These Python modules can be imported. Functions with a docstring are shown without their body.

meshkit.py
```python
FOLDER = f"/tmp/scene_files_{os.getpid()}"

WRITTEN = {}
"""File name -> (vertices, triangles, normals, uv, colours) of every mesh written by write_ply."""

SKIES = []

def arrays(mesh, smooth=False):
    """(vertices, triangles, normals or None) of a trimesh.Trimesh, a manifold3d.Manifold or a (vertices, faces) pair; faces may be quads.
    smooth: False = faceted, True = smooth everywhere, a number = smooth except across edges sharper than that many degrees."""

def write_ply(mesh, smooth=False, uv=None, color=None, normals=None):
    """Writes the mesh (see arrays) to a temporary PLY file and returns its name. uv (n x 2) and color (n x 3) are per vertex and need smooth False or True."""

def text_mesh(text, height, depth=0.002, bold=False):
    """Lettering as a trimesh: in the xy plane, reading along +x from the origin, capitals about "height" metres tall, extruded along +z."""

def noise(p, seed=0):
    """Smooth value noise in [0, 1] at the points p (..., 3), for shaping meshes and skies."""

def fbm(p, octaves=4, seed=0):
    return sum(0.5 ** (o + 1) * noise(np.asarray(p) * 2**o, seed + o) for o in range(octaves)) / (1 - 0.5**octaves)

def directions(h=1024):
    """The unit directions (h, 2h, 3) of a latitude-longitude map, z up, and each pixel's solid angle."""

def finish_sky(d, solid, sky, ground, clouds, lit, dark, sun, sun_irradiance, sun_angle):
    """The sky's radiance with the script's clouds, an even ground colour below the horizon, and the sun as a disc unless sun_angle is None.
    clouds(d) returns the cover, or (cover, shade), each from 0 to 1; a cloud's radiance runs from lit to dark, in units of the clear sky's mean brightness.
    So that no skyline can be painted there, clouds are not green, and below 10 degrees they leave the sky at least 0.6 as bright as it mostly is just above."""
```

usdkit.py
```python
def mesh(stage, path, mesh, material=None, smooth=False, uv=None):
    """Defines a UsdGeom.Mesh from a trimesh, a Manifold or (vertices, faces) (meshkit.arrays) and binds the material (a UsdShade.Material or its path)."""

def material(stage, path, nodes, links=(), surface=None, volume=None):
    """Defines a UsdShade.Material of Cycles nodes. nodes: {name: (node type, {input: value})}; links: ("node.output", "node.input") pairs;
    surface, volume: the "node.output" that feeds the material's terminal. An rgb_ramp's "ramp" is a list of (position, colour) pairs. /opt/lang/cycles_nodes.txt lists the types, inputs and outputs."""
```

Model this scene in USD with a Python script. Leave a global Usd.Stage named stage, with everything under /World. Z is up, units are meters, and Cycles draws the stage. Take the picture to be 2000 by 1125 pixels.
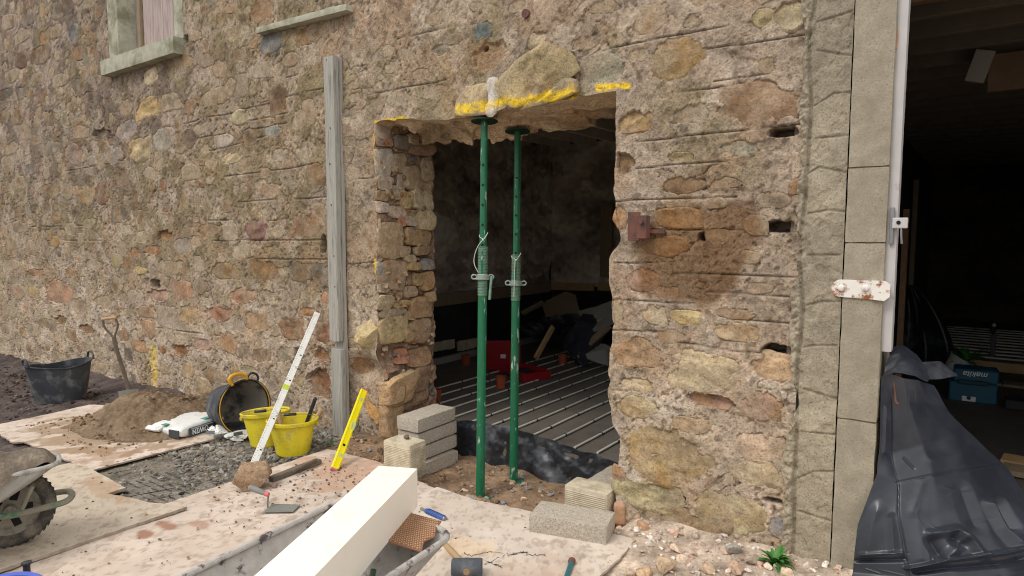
import math, numpy as np, trimesh, usdkit, meshkit
from scipy import ndimage
from scipy.spatial import ConvexHull, cKDTree
from pxr import Usd, UsdGeom, UsdLux, UsdShade, Sdf, Gf, Vt

# ---------------------------------------------------------------- camera, sky, sun
stage = Usd.Stage.CreateInMemory()
UsdGeom.SetStageUpAxis(stage, UsdGeom.Tokens.z)
UsdGeom.SetStageMetersPerUnit(stage, 1.0)
WORLD = UsdGeom.Xform.Define(stage, '/World')
UsdGeom.Scope.Define(stage, '/World/Looks')
YAW, PITCH, ROLL, FPX, EYE = math.radians(36.3), math.radians(4.86), math.radians(0.09), 1280.0, np.array([0, -3.5, 1.68])
EXPOSURE = 0.52
SUN_EL, SUN_AZ, SUN_I, SKY_S = math.radians(52), math.radians(200), 0.30, 0.11
FW = np.array([-math.sin(YAW) * math.cos(PITCH), math.cos(YAW) * math.cos(PITCH), -math.sin(PITCH)])
R0 = np.array([math.cos(YAW), math.sin(YAW), 0]); U0 = np.cross(R0, FW)
RT = math.cos(ROLL) * R0 + math.sin(ROLL) * U0; UP = np.cross(RT, FW)
cam = UsdGeom.Camera.Define(stage, '/World/camera')
cam.CreateFocalLengthAttr(36.0 * FPX / 2000); cam.CreateHorizontalApertureAttr(36.0); cam.CreateVerticalApertureAttr(20.25)
cam.CreateClippingRangeAttr(Gf.Vec2f(0.05, 2000)); cam.CreateExposureAttr(EXPOSURE)
_m = np.eye(4); _m[0, :3], _m[1, :3], _m[2, :3], _m[3, :3] = RT, UP, -FW, EYE
cam.AddTransformOp().Set(Gf.Matrix4d(*_m.ravel().tolist()))
# clouded sky: the physical sky with a nearly closed grey cloud deck mixed in
dome = UsdLux.DomeLight.Define(stage, '/World/sky')
dome.GetPrim().SetCustomDataByKey('kind', 'structure')
_sky = usdkit.material(stage, '/World/Looks/sky', {
    'sky': ('sky_texture', {'sky_type': 'single_scattering', 'sun_disc': False, 'sun_elevation': SUN_EL, 'sun_rotation': SUN_AZ, 'aerosol_density': 1.5}),
    'tc': ('texture_coordinate', {}),
    'n': ('noise_texture', {'scale': 2.2, 'detail': 5.0, 'roughness': 0.55}),
    'cl': ('rgb_ramp', {'ramp': [(0.3, (7.2, 7.15, 7.2)), (0.7, (11.0, 10.8, 10.5))]}),
    'mx': ('mix_color', {'blend_type': 'mix', 'fac': 0.9, 'use_clamp': False}),
    'sep': ('separate_xyz', {}), 'el': ('map_range', {'from_min': 0.0, 'from_max': 1.0, 'to_min': 0.45, 'to_max': 1.35, 'clamp': True}),   # an overcast sky is brightest overhead
    'dm': ('mix_color', {'blend_type': 'multiply', 'fac': 1.0, 'use_clamp': False}),
    'bg': ('background_shader', {'strength': SKY_S})},
    [('tc.generated', 'n.vector'), ('n.fac', 'cl.fac'), ('sky.color', 'mx.a'), ('tc.generated', 'sep.vector'), ('sep.z', 'el.value'), ('cl.color', 'dm.a'), ('el.result', 'dm.b'), ('dm.result', 'mx.b'), ('mx.result', 'bg.color')], surface='bg.background')
UsdShade.MaterialBindingAPI.Apply(dome.GetPrim()).Bind(_sky)
sun = UsdLux.DistantLight.Define(stage, '/World/sun')
sun.CreateIntensityAttr(SUN_I); sun.CreateAngleAttr(20.0); sun.CreateNormalizeAttr(True); sun.CreateColorAttr(Gf.Vec3f(1.0, 0.96, 0.9))
_d = np.array([math.sin(SUN_AZ) * math.cos(SUN_EL), math.cos(SUN_AZ) * math.cos(SUN_EL), math.sin(SUN_EL)])
_x = np.cross([0, 0, 1.0], _d); _x /= np.linalg.norm(_x); _y = np.cross(_d, _x)
_m = np.eye(4); _m[0, :3], _m[1, :3], _m[2, :3] = _x, _y, _d
sun.AddTransformOp().Set(Gf.Matrix4d(*_m.ravel().tolist()))

# ---------------------------------------------------------------- helpers
def ray(px, py): return FW + RT * (px - 1000) / FPX - UP * (py - 562.5) / FPX
def onax(px, py, ax, val):
    d = ray(px, py); return EYE + d * ((val - EYE[ax]) / d[ax])
def G(px, py, z=0.0): return onax(px, py, 2, z)          # where the sight line meets a level
def W(px, py, y=0.0): return onax(px, py, 1, y)          # ... a plane parallel to the wall
def X(px, py, x): return onax(px, py, 0, x)
def lin(c):
    c = np.asarray(c, float) / 255.0
    return np.where(c <= 0.04045, c / 12.92, ((c + 0.055) / 1.055) ** 2.4)
def hx(s): return lin([int(s[i:i + 2], 16) for i in (0, 2, 4)])
def ss(a, b, x):
    t = np.clip((x - a) / (b - a), 0, 1); return t * t * (3 - 2 * t)
_T = [ndimage.spline_filter(np.random.default_rng(100 + i).uniform(-1, 1, (128, 128)), order=3, mode='grid-wrap') for i in range(8)]
def n2(x, z, s, seed=0):
    x, z = np.asarray(x, float), np.asarray(z, float); o = 17.31 * (seed % 97)
    return ndimage.map_coordinates(_T[seed % 8], [(x * s + o) % 128, (z * s + 2.7 * o) % 128], order=3, mode='grid-wrap', prefilter=False)
def f2(x, z, s, seed=0, octs=4, g=0.5):
    return sum(g ** k * n2(x, z, s * 2.03 ** k, seed + 3 * k) for k in range(octs))
def n3(p, s, seed=0): return meshkit.fbm(np.asarray(p) * s + 31.7, 3, seed) * 2 - 1

COUNT = {}
def uname(parent, name):
    k = (parent, name); COUNT[k] = COUNT.get(k, 0) + 1
    return name if COUNT[k] == 1 else f'{name}_{COUNT[k] - 1:03d}'
def tag(p, label=None, cat=None, group=None, kind=None):
    p = p.GetPrim() if hasattr(p, 'GetPrim') else p
    for k, v in (('label', label), ('category', cat), ('group', group), ('kind', kind)):
        if v: p.SetCustomDataByKey(k, v)
    return p
def thing(name, label, cat, loc=(0, 0, 0), rot=None, group=None):
    x = UsdGeom.Xform.Define(stage, '/World/' + uname('/World', name))
    if rot is None: x.AddTranslateOp().Set(Gf.Vec3d(*map(float, loc)))
    else:
        m = np.eye(4); m[:3, :3] = np.asarray(rot).T; m[3, :3] = loc
        x.AddTransformOp().Set(Gf.Matrix4d(*m.ravel().tolist()))
    return tag(x, label, cat, group)
def obj(name, mesh, mat, parent=None, cd=None, smooth=30, label=None, kind=None):
    base = str(parent.GetPath()) if parent is not None else '/World'
    if cd is not None and np.ndim(cd) == 2 and smooth not in (True, False): smooth = True
    m = usdkit.mesh(stage, f'{base}/{uname(base, name)}', mesh, M[mat], smooth)
    if cd is not None:
        cd = np.atleast_2d(np.asarray(cd, np.float32))
        pv = UsdGeom.PrimvarsAPI(m).CreatePrimvar('Cd', Sdf.ValueTypeNames.Color3fArray, 'vertex' if len(cd) > 1 else 'constant')
        pv.Set(Vt.Vec3fArray.FromNumpy(cd))
    p = m.GetPrim(); tag(p, label, None, None, kind)
    return p
def solo(name, mesh, mat, label, cat, group=None, cd=None, smooth=30):
    return tag(obj(name, mesh, mat, None, cd, smooth), label, cat, group)
def struct(name, mesh, mat, cd=None, smooth=30, kind='structure'): return obj(name, mesh, mat, None, cd, smooth, kind=kind)

def Rz(a): c, s = math.cos(a), math.sin(a); return np.array([[c, -s, 0], [s, c, 0], [0, 0, 1.0]])
def Rx(a): c, s = math.cos(a), math.sin(a); return np.array([[1.0, 0, 0], [0, c, -s], [0, s, c]])
def Ry(a): c, s = math.cos(a), math.sin(a); return np.array([[c, 0, s], [0, 1.0, 0], [-s, 0, c]])
def frame(zdir, xhint=(1, 0, 0)):
    z = np.asarray(zdir, float); z = z / np.linalg.norm(z); x = np.asarray(xhint, float); x = x - z * (x @ z); x /= np.linalg.norm(x)
    return np.stack([x, np.cross(z, x), z], 1)
def mv(m, loc=(0, 0, 0), R=None):
    m = m.copy()
    v = np.asarray(m.vertices)
    m.vertices = (v @ np.asarray(R).T if R is not None else v) + np.asarray(loc, float)
    return m
cat_ = trimesh.util.concatenate
def cbox(sx, sy, sz, c=0.004, ctr=(0, 0, 0)):
    """box with chamfered edges, centred"""
    h = np.array([sx, sy, sz]) / 2; c = min(c, h.min() * 0.6); v = []
    for s in np.ndindex(2, 2, 2):
        sg = np.array(s) * 2 - 1
        for k in range(3):
            p = h - c; p[k] = h[k]; v.append(sg * p)
    m = trimesh.Trimesh(np.array(v), ConvexHull(np.array(v)).simplices).convex_hull
    return mv(m, ctr)
def hull(p): return trimesh.convex.convex_hull(np.asarray(p, float))
def bar(a, b, w, t, hint=(0, 0, 1), c=0.003):
    a, b = np.asarray(a, float), np.asarray(b, float)
    return mv(cbox(w, t, np.linalg.norm(b - a), c), (a + b) / 2, frame(b - a, hint))
def tube(pts, r, n=10, caps=True):
    p = np.asarray(pts, float); k = len(p); r = np.broadcast_to(r, (k,))
    t = np.gradient(p, axis=0); t /= np.linalg.norm(t, axis=1, keepdims=True) + 1e-12
    a = np.array([0, 0, 1.0]) if abs(t[0, 2]) < 0.9 else np.array([1.0, 0, 0]); V = []
    for i in range(k):
        a = a - t[i] * (a @ t[i]); a /= np.linalg.norm(a); b = np.cross(t[i], a)
        ang = np.arange(n) * 2 * np.pi / n
        V.append(p[i] + r[i] * (np.cos(ang)[:, None] * a + np.sin(ang)[:, None] * b))
    V = np.vstack(V); F = []
    for i in range(k - 1):
        j = np.arange(n); q = np.stack([i * n + j, i * n + (j + 1) % n, (i + 1) * n + (j + 1) % n, (i + 1) * n + j], 1)
        F += [q[:, [0, 1, 2]], q[:, [0, 2, 3]]]
    if caps:
        V = np.vstack([V, p[0], p[-1]]); j = np.arange(n); c0 = len(V) - 2
        F += [np.stack([np.full(n, c0), (j + 1) % n, j], 1), np.stack([np.full(n, c0 + 1), (k - 1) * n + j, (k - 1) * n + (j + 1) % n], 1)]
    return trimesh.Trimesh(V, np.vstack(F), process=False)
def smooth_path(pts, n=24):
    p = np.asarray(pts, float); t = np.linspace(0, 1, len(p)); u = np.linspace(0, 1, n)
    from scipy.interpolate import make_interp_spline
    return make_interp_spline(t, p, k=min(3, len(p) - 1))(u)
def lathe(prof, n=40, closed=False):
    """prof: (r, z) list, revolved about z"""
    p = np.asarray(prof, float); a = np.arange(n) * 2 * np.pi / n
    V = np.stack([p[:, None, 0] * np.cos(a), p[:, None, 0] * np.sin(a), np.broadcast_to(p[:, None, 1], (len(p), n))], -1).reshape(-1, 3); F = []
    for i in range(len(p) - 1 + closed):
        j = np.arange(n); k = (i + 1) % len(p); q = np.stack([i * n + j, i * n + (j + 1) % n, k * n + (j + 1) % n, k * n + j], 1)
        F += [q[:, [0, 1, 2]], q[:, [0, 2, 3]]]
    return trimesh.Trimesh(V, np.vstack(F), process=False)
def grid(nu, nv, keep=None, flip=False):
    i, j = np.meshgrid(np.arange(nu - 1), np.arange(nv - 1), indexing='ij')
    q = np.stack([i * nv + j, (i + 1) * nv + j, (i + 1) * nv + j + 1, i * nv + j + 1], -1).reshape(-1, 4)
    if keep is not None: q = q[keep.ravel()]
    f = np.vstack([q[:, [0, 1, 2]], q[:, [0, 2, 3]]])
    return f[:, ::-1] if flip else f
def sheet(P, flip=False):
    """P (nu, nv, 3) -> mesh"""
    return trimesh.Trimesh(P.reshape(-1, 3), grid(P.shape[0], P.shape[1], flip=flip), process=False)
def thick(P, t, flip=False):
    """cloth or board of thickness t from a grid of points"""
    nu, nv = P.shape[:2]; du, dv = np.gradient(P, axis=0), np.gradient(P, axis=1); n = np.cross(du, dv); n /= np.linalg.norm(n, axis=-1, keepdims=True) + 1e-12
    Q = P - n * t; f = grid(nu, nv); k = nu * nv
    id_ = np.arange(k).reshape(nu, nv); loop = np.concatenate([id_[:, 0], id_[-1, 1:], id_[-2::-1, -1], id_[0, -2:0:-1]]); nx = np.roll(loop, -1)
    side = np.vstack([np.stack([loop, loop + k, nx + k], 1), np.stack([loop, nx + k, nx], 1)])
    return trimesh.Trimesh(np.vstack([P.reshape(-1, 3), Q.reshape(-1, 3)]), np.vstack([f, f[:, ::-1] + k, side]), process=False)
def prism(poly, z0, z1):
    """polygon (x, y) extruded"""
    from shapely.geometry import Polygon
    m = trimesh.creation.extrude_polygon(Polygon(poly), z1 - z0, engine='earcut'); return mv(m, (0, 0, z0))
def rock(size, seed, sub=3, flat=0.5, rough=0.12):
    """angular stone: a sphere cut by random planes, roughened"""
    m = trimesh.creation.icosphere(sub); v = np.array(m.vertices); rg = np.random.default_rng(seed)
    for _ in range(11):
        d = rg.normal(size=3); d /= np.linalg.norm(d); c = rg.uniform(flat, flat + 0.3); s = v @ d; v = v - np.maximum(s - c, 0)[:, None] * d
    v *= 1 + rough * n3(v + seed * 3.1, 2.2, seed)[:, None] + rough * 0.35 * n3(v, 7, seed + 5)[:, None]
    v /= np.abs(v).max(0); v *= np.asarray(size) / 2
    return trimesh.Trimesh(v, m.faces, process=False)
def roughbox(sx, sy, sz, seed, step=0.02, amp=0.003, rnd=0.006, s=25):
    """block with worn edges and a rough skin"""
    n = [max(2, int(round(k / step))) for k in (sx, sy, sz)]; parts = []
    for ax in range(3):
        for sg in (-1, 1):
            a, b = [k for k in range(3) if k != ax]
            A, B = np.meshgrid(np.linspace(-1, 1, n[a] + 1), np.linspace(-1, 1, n[b] + 1), indexing='ij')
            P = np.zeros(A.shape + (3,)); P[..., a], P[..., b], P[..., ax] = A, B, sg
            parts.append(sheet(P, flip=(sg > 0) == (ax == 1)))
    m = cat_(parts); m.merge_vertices(); v = np.array(m.vertices) * np.array([sx, sy, sz]) / 2
    h = np.array([sx, sy, sz]) / 2 - rnd; q = np.clip(v, -h, h); d = v - q; L = np.linalg.norm(d, axis=1, keepdims=True)
    v = q + np.where(L > 0, d / np.maximum(L, 1e-9) * np.minimum(L, rnd), 0)
    nn = v - np.clip(v, -h * 0.98, h * 0.98); nn /= np.linalg.norm(nn, axis=1, keepdims=True) + 1e-9
    v = v + nn * (amp * n3(v + seed, s, seed) + amp * 0.7 * n3(v + seed, s * 3, seed + 9))[:, None]
    return trimesh.Trimesh(v, m.faces, process=False)

# ---------------------------------------------------------------- materials
M = {}
def mat(name, col=None, rough=0.7, var=0.15, scale=30.0, bump=0.0, bscale=60.0, bdet=5.0, metal=0.0, spec=0.5, col2=None, mask=(0.5, 0.6), mscale=8.0, coat=0.0, rough2=None, speck=None, stretch=None, grain=None):
    """principled surface: a plain colour or the mesh's own colour, mottled by noise, with fine relief and an optional second colour in patches"""
    nd = {'geo': ('geometry', {}), 'p': ('principled_bsdf', {'roughness': rough, 'metallic': metal, 'specular_ior_level': spec, 'coat_weight': coat}),
          'n': ('noise_texture', {'scale': scale, 'detail': 5.0, 'roughness': 0.6}),
          'r': ('rgb_ramp', {'ramp': [(0.25, (1 - var,) * 3), (0.75, (1 + var,) * 3)]}),
          'mul': ('mix_color', {'blend_type': 'multiply', 'fac': 1.0, 'use_clamp': False})}
    src = 'geo.position'; lk = []
    if stretch:
        nd['map'] = ('mapping', {'scale': stretch}); lk.append(('geo.position', 'map.vector')); src = 'map.vector'
    lk += [(src, 'n.vector'), ('n.fac', 'r.fac'), ('r.color', 'mul.b')]
    if col is None:
        nd['cd'] = ('attribute', {'attribute': 'Cd'}); lk.append(('cd.color', 'mul.a'))
    else: nd['mul'][1]['a'] = tuple(col)
    out = 'mul.result'
    if grain is not None:
        nd['g'] = ('noise_texture', {'scale': grain[0], 'detail': 3.0, 'roughness': 0.7}); nd['gr'] = ('rgb_ramp', {'ramp': [(0.30, (1 - grain[1],) * 3), (0.46, (1.0,) * 3), (0.60, (1.0,) * 3), (0.72, (1 + grain[1] * .7,) * 3)]}); nd['gm'] = ('mix_color', {'blend_type': 'multiply', 'fac': 1.0, 'use_clamp': False})
        lk += [('geo.position', 'g.vector'), ('g.fac', 'gr.fac'), ('gr.color', 'gm.b'), (out, 'gm.a')]; out = 'gm.result'
    if col2 is not None:
        nd['n2'] = ('noise_texture', {'scale': mscale, 'detail': 8.0, 'roughness': 0.65}); nd['r2'] = ('rgb_ramp', {'ramp': [(mask[0], (0, 0, 0)), (mask[1], (1, 1, 1))]})
        nd['mx'] = ('mix_color', {'blend_type': 'mix', 'b': tuple(col2), 'use_clamp': False})
        nd['bw'] = ('rgb_to_bw', {})
        lk += [(src, 'n2.vector'), ('n2.fac', 'r2.fac'), ('r2.color', 'bw.color'), ('bw.val', 'mx.fac'), (out, 'mx.a')]; out = 'mx.result'
        if rough2 is not None:
            nd['rm'] = ('mix_float', {'a': rough, 'b': rough2}); lk += [('bw.val', 'rm.fac'), ('rm.result', 'p.roughness')]
    if speck is not None:
        sc, th, c3 = speck
        nd['v'] = ('voronoi_texture', {'scale': sc}); nd['vr'] = ('rgb_ramp', {'ramp': [(th * 0.7, (1, 1, 1)), (th, (0, 0, 0))]}); nd['vb'] = ('rgb_to_bw', {})
        nd['vm'] = ('mix_color', {'blend_type': 'mix', 'b': tuple(c3), 'use_clamp': False})
        lk += [('geo.position', 'v.vector'), ('v.distance', 'vr.fac'), ('vr.color', 'vb.color'), ('vb.val', 'vm.fac'), (out, 'vm.a')]; out = 'vm.result'
    lk.append((out, 'p.base_color'))
    if bump:
        nd['bn'] = ('noise_texture', {'scale': bscale, 'detail': bdet, 'roughness': 0.65}); nd['b'] = ('bump', {'strength': 0.8, 'distance': bump})
        lk += [(src, 'bn.vector'), ('bn.fac', 'b.height'), ('b.normal', 'p.normal')]
    M[name] = usdkit.material(stage, '/World/Looks/' + name, nd, lk, surface='p.BSDF')
mat('mortar', None, 0.95, 0.30, 40, 0.014, 70, 8, spec=0.12, grain=(95, 0.7))
mat('stone', None, 0.9, 0.34, 26, 0.012, 45, 8, spec=0.15, grain=(90, 0.6))
mat('render_coat', None, 0.95, 0.18, 30, 0.006, 90, 7, spec=0.12, grain=(110, 0.6))
mat('ashlar', hx('9d9483'), 0.9, 0.16, 18, 0.003, 90, 7, spec=0.15, col2=hx('847c6b'), mask=(0.42, 0.72), mscale=3.5, grain=(120, 0.45))
mat('sill_stone', hx('a7a593'), 0.9, 0.22, 12, 0.006, 60, 5, spec=0.2, col2=hx('7f7e68'), mask=(0.48, 0.62), mscale=4)
mat('soil', None, 0.95, 0.35, 35, 0.02, 60, 7, spec=0.15)
mat('ply', None, 0.75, 0.07, 9, 0.0012, 30, 6, spec=0.25)
mat('concrete_block', hx('b3a99a'), 0.95, 0.30, 70, 0.010, 110, 5, spec=0.15, speck=(120, 0.26, hx('5f574d')))
mat('cut_stone', hx('c2b69e'), 0.9, 0.18, 16, 0.003, 120, 5, spec=0.2, col2=hx('9c9078'), mask=(0.48, 0.68), mscale=9)
mat('cream', hx('e9e1d3'), 0.7, 0.02, 5, 0.0006, 60, 4, spec=0.3, col2=hx('e0d3bf'), mask=(0.55, 0.8), mscale=5)
mat('green_paint', hx('0f5c3c'), 0.42, 0.22, 14, 0.0008, 80, 4, spec=0.5, col2=hx('9aa79a'), mask=(0.60, 0.64), mscale=9, rough2=0.8, stretch=(3, 3, 1))
mat('green_thread', hx('6f8f7a'), 0.5, 0.25, 30, metal=0.3, col2=hx('8a7c55'), mask=(0.55, 0.65), mscale=12)
mat('zinc', hx('8d9a92'), 0.5, 0.2, 40, metal=0.4)
mat('dark_void', hx('15120f'), 0.95, 0.1)
mat('grey_timber', hx('a09d95'), 0.9, 0.22, 10, 0.004, 30, 6, spec=0.2, stretch=(12, 12, 0.8), col2=hx('6e6c64'), mask=(0.52, 0.66), mscale=5)
mat('timber', hx('b4946a'), 0.8, 0.15, 12, 0.001, 40, 4, spec=0.3)
mat('old_timber', hx('8a7a64'), 0.85, 0.25, 12, 0.003, 40, 5, spec=0.2, stretch=(6, 6, 0.7))
mat('joist', hx('d6ccba'), 0.9, 0.2, 8)
mat('interior_wall', None, 0.95, 0.3, 10, 0.01, 18, 6, spec=0.1)
mat('black_sheet', hx('1c1f24'), 0.38, 0.2, 6, 0.003, 14, 4, spec=0.5, col2=hx('8d9299'), mask=(0.5, 1.0), mscale=4, rough2=0.6)
mat('black_tarp', hx('25282f'), 0.33, 0.12, 3, 0.0015, 7, 3, spec=0.55, col2=hx('4b4e58'), mask=(0.45, 0.95), mscale=2.2, rough2=0.5)
mat('black_rubber', hx('2a2d31'), 0.6, 0.2, 12, 0.0015, 60, 4, col2=hx('6c6e70'), mask=(0.5, 0.72), mscale=7, rough2=0.85)
mat('tub_inside', hx('8a8378'), 0.85, 0.2, 7, col2=hx('3a3a38'), mask=(0.5, 0.65), mscale=5)
mat('yellow_plastic', hx('d2c024'), 0.5, 0.08, 10, col2=hx('a89b5c'), mask=(0.50, 0.68), mscale=12, rough2=0.8)
mat('yellow_handle', hx('d29a1c'), 0.55, 0.1)
mat('level_yellow', hx('e8d812'), 0.42, 0.05, 12, col2=hx('b5a650'), mask=(0.62, 0.7), mscale=14)
mat('level_end', hx('b5647a'), 0.6)
mat('vial', hx('b8c48a'), 0.2, 0.1, spec=0.6)
mat('white_staff', hx('dcdcd6'), 0.6, 0.08, 20, col2=hx('a9a69c'), mask=(0.56, 0.66), mscale=24)
mat('ink', hx('22201e'), 0.7)
mat('lime_tape', hx('b9c93a'), 0.6)
mat('white_bag', hx('d4d4d0'), 0.45, 0.08, 8, 0.002, 20, col2=hx('a39c90'), mask=(0.56, 0.72), mscale=7)
mat('bag_dark', hx('3a3d40'), 0.5)
mat('bag_teal', hx('3f8d7c'), 0.5)
mat('bag_grey', hx('9a9c9c'), 0.5)
mat('mortar_heap', None, 0.95, 0.25, 40, 0.02, 50, 7, spec=0.1)
mat('white_paint', hx('b5b1af'), 0.55, 0.07, 9, 0.001, 30, col2=hx('a08f88'), mask=(0.62, 0.72), mscale=7)
mat('hinge_paint', hx('dcd8d0'), 0.6, 0.06, 20, 0.0015, 60, col2=hx('8d4f22'), mask=(0.50, 0.60), mscale=20, rough2=0.9)
mat('rust', hx('6e4436'), 0.85, 0.25, 40, 0.002, 90, col2=hx('4c3a38'), mask=(0.45, 0.6), mscale=20)
mat('steel', hx('8f9092'), 0.42, 0.15, 20, metal=0.8)
mat('dirty_steel', hx('7f8078'), 0.65, 0.15, 20, metal=0.3)
mat('barrow_grey', hx('a3a09a'), 0.75, 0.2, 9, 0.003, 50, col2=hx('6b6863'), mask=(0.48, 0.62), mscale=6)
mat('barrow_splash', hx('aba6a0'), 0.8, 0.2, 20, 0.004, 90, col2=hx('4e4347'), mask=(0.55, 0.63), mscale=16)
mat('barrow_frame', hx('7c7768'), 0.8, 0.25, 16, col2=hx('2e6a4c'), mask=(0.52, 0.62), mscale=6)
mat('tyre', hx('3d3a35'), 0.85, 0.3, 20, 0.003, 60, col2=hx('7b7264'), mask=(0.46, 0.66), mscale=9)
mat('rim_dirty', hx('8d8678'), 0.8, 0.25, 20, col2=hx('4b4740'), mask=(0.5, 0.65), mscale=10)
mat('red_plastic', hx('8e1420'), 0.45, 0.1)
mat('terracotta', hx('9c4a2c'), 0.6, 0.1)
mat('pipe_white', hx('c9c6bc'), 0.5, 0.1)
mat('black_plastic', hx('1b1b1d'), 0.5, 0.1)
mat('teal_case', hx('12546a'), 0.5, 0.08)
mat('teal_dark', hx('0c3646'), 0.55, 0.08)
mat('white_letter', hx('d8dcdc'), 0.5)
mat('slab_floor', None, 0.7, 0.2, 6, 0.003, 20, 5, spec=0.3)
mat('leaf', hx('3c6e2c'), 0.55, 0.25, 30, spec=0.4)
mat('dark_leaf', hx('3c5f2a'), 0.6, 0.25, 30)
mat('blue_handle', hx('33508a'), 0.45, 0.15, 30)
mat('blue_bucket', hx('3b4fa8'), 0.45, 0.1)
mat('teal_chisel', hx('2f6a70'), 0.5, 0.15, 40, metal=0.2)
mat('mallet_rubber', hx('4b5055'), 0.75, 0.12, 25, 0.001, 80, col2=hx('6f7072'), mask=(0.52, 0.7), mscale=12)
mat('wood_handle', hx('a58a66'), 0.75, 0.2, 20, stretch=(10, 10, 1))
mat('mat_brown', hx('8a6248'), 0.8, 0.1, 30)
mat('mat_light', hx('b4926f'), 0.8, 0.1, 30)
mat('red_grip', hx('c86a68'), 0.55)
mat('grey_grip', hx('7f7f7c'), 0.65, 0.2, 30)
mat('wire', hx('55524e'), 0.6, 0.2, metal=0.4)
mat('cable_tie', hx('cfd2c8'), 0.5)
mat('pink_board', hx('a69690'), 0.9, 0.15, 5, 0.002, 25, stretch=(8, 8, 1), col2=hx('84726e'), mask=(0.5, 0.7), mscale=3)
mat('brick_red', hx('ab8668'), 0.9, 0.2, 20, 0.004, 60)
mat('insulation', hx('8d8e88'), 0.7, 0.15, 5)
mat('plate_dark', hx('12301f'), 0.6, 0.2, 20)
mat('dark_joist', hx('5a5248'), 0.9, 0.2, 8)
mat('old_brown', hx('6a5442'), 0.85, 0.2, 9)
mat('dark_wood', hx('655a4e'), 0.8, 0.25, 14)
# ---------------------------------------------------------------- the stone wall: fields shared by mortar and stones
XL, XR, ZT = -3.886, -1.818, 2.49
def edge_l(z):   # ragged left edge of the new opening
    return XL + 0.012 * n2(z, z * 0 + 3, 9, 1) + 0.006 * n2(z, z * 0, 31, 2) - 0.10 * ss(0.52, 0.40, z) * ss(-0.3, 0.25, z) * 0
def edge_r(z):
    e = XR + 0.012 * n2(z, z * 0 + 9, 6, 4) * ss(2.2, 1.9, z) + 0.012 * n2(z, z * 0, 22, 5) * ss(2.2, 1.8, z)
    e = e - 0.035 * ss(1.62, 1.50, z) * ss(1.28, 1.40, z) + 0.03 * ss(1.78, 1.70, z) * ss(1.55, 1.64, z)
    return e - 0.02 * ss(1.0, 0.9, z) * ss(0.62, 0.7, z) + 0.06 * ss(0.52, 0.42, z)
def edge_t(x):
    return 2.485 + 0.02 * ss(-2.4, -1.9, x) + 0.03 * ss(-3.4, -3.86, x) + 0.016 * n2(x, x * 0 + 5, 5, 6) + 0.010 * n2(x, x * 0, 17, 7) * ss(-1.83, -2.3, x)
def low(x, z):
    """slow undulation of the face, positive towards the yard"""
    d = 0.016 * f2(x, z, 0.9, 1, 2) + 0.010 * f2(x, z, 3.5, 5, 2)
    d = d + 0.03 * ss(0.9, 0.1, z) * ss(-4.4, -5.5, x) + 0.03 * ss(0.7, 0.0, z) * ss(-1.9, -1.7, x)                        # battered foot
    d = d - 0.15 * np.exp(-((x + 4.06) / 0.15) ** 2 - ((z - 0.60) / 0.07) ** 2) - 0.045 * ss(-4.35, -4.2, x) * ss(-3.6, -3.8, x) * ss(0.62, 0.5, z)
    return d
PAINT = [[(733, 238), (765, 236), (800, 232)], [(890, 216), (915, 212), (945, 206)], [(958, 203), (992, 196)], [(1000, 201), (1040, 196), (1080, 187), (1122, 186)], [(1168, 172), (1200, 169), (1228, 168)], [(732, 250), (731, 300), (734, 345), (734, 372)], [(733, 505), (734, 545)], [(299, 690), (300, 705)], [(305, 730), (304, 752)]]
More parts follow.
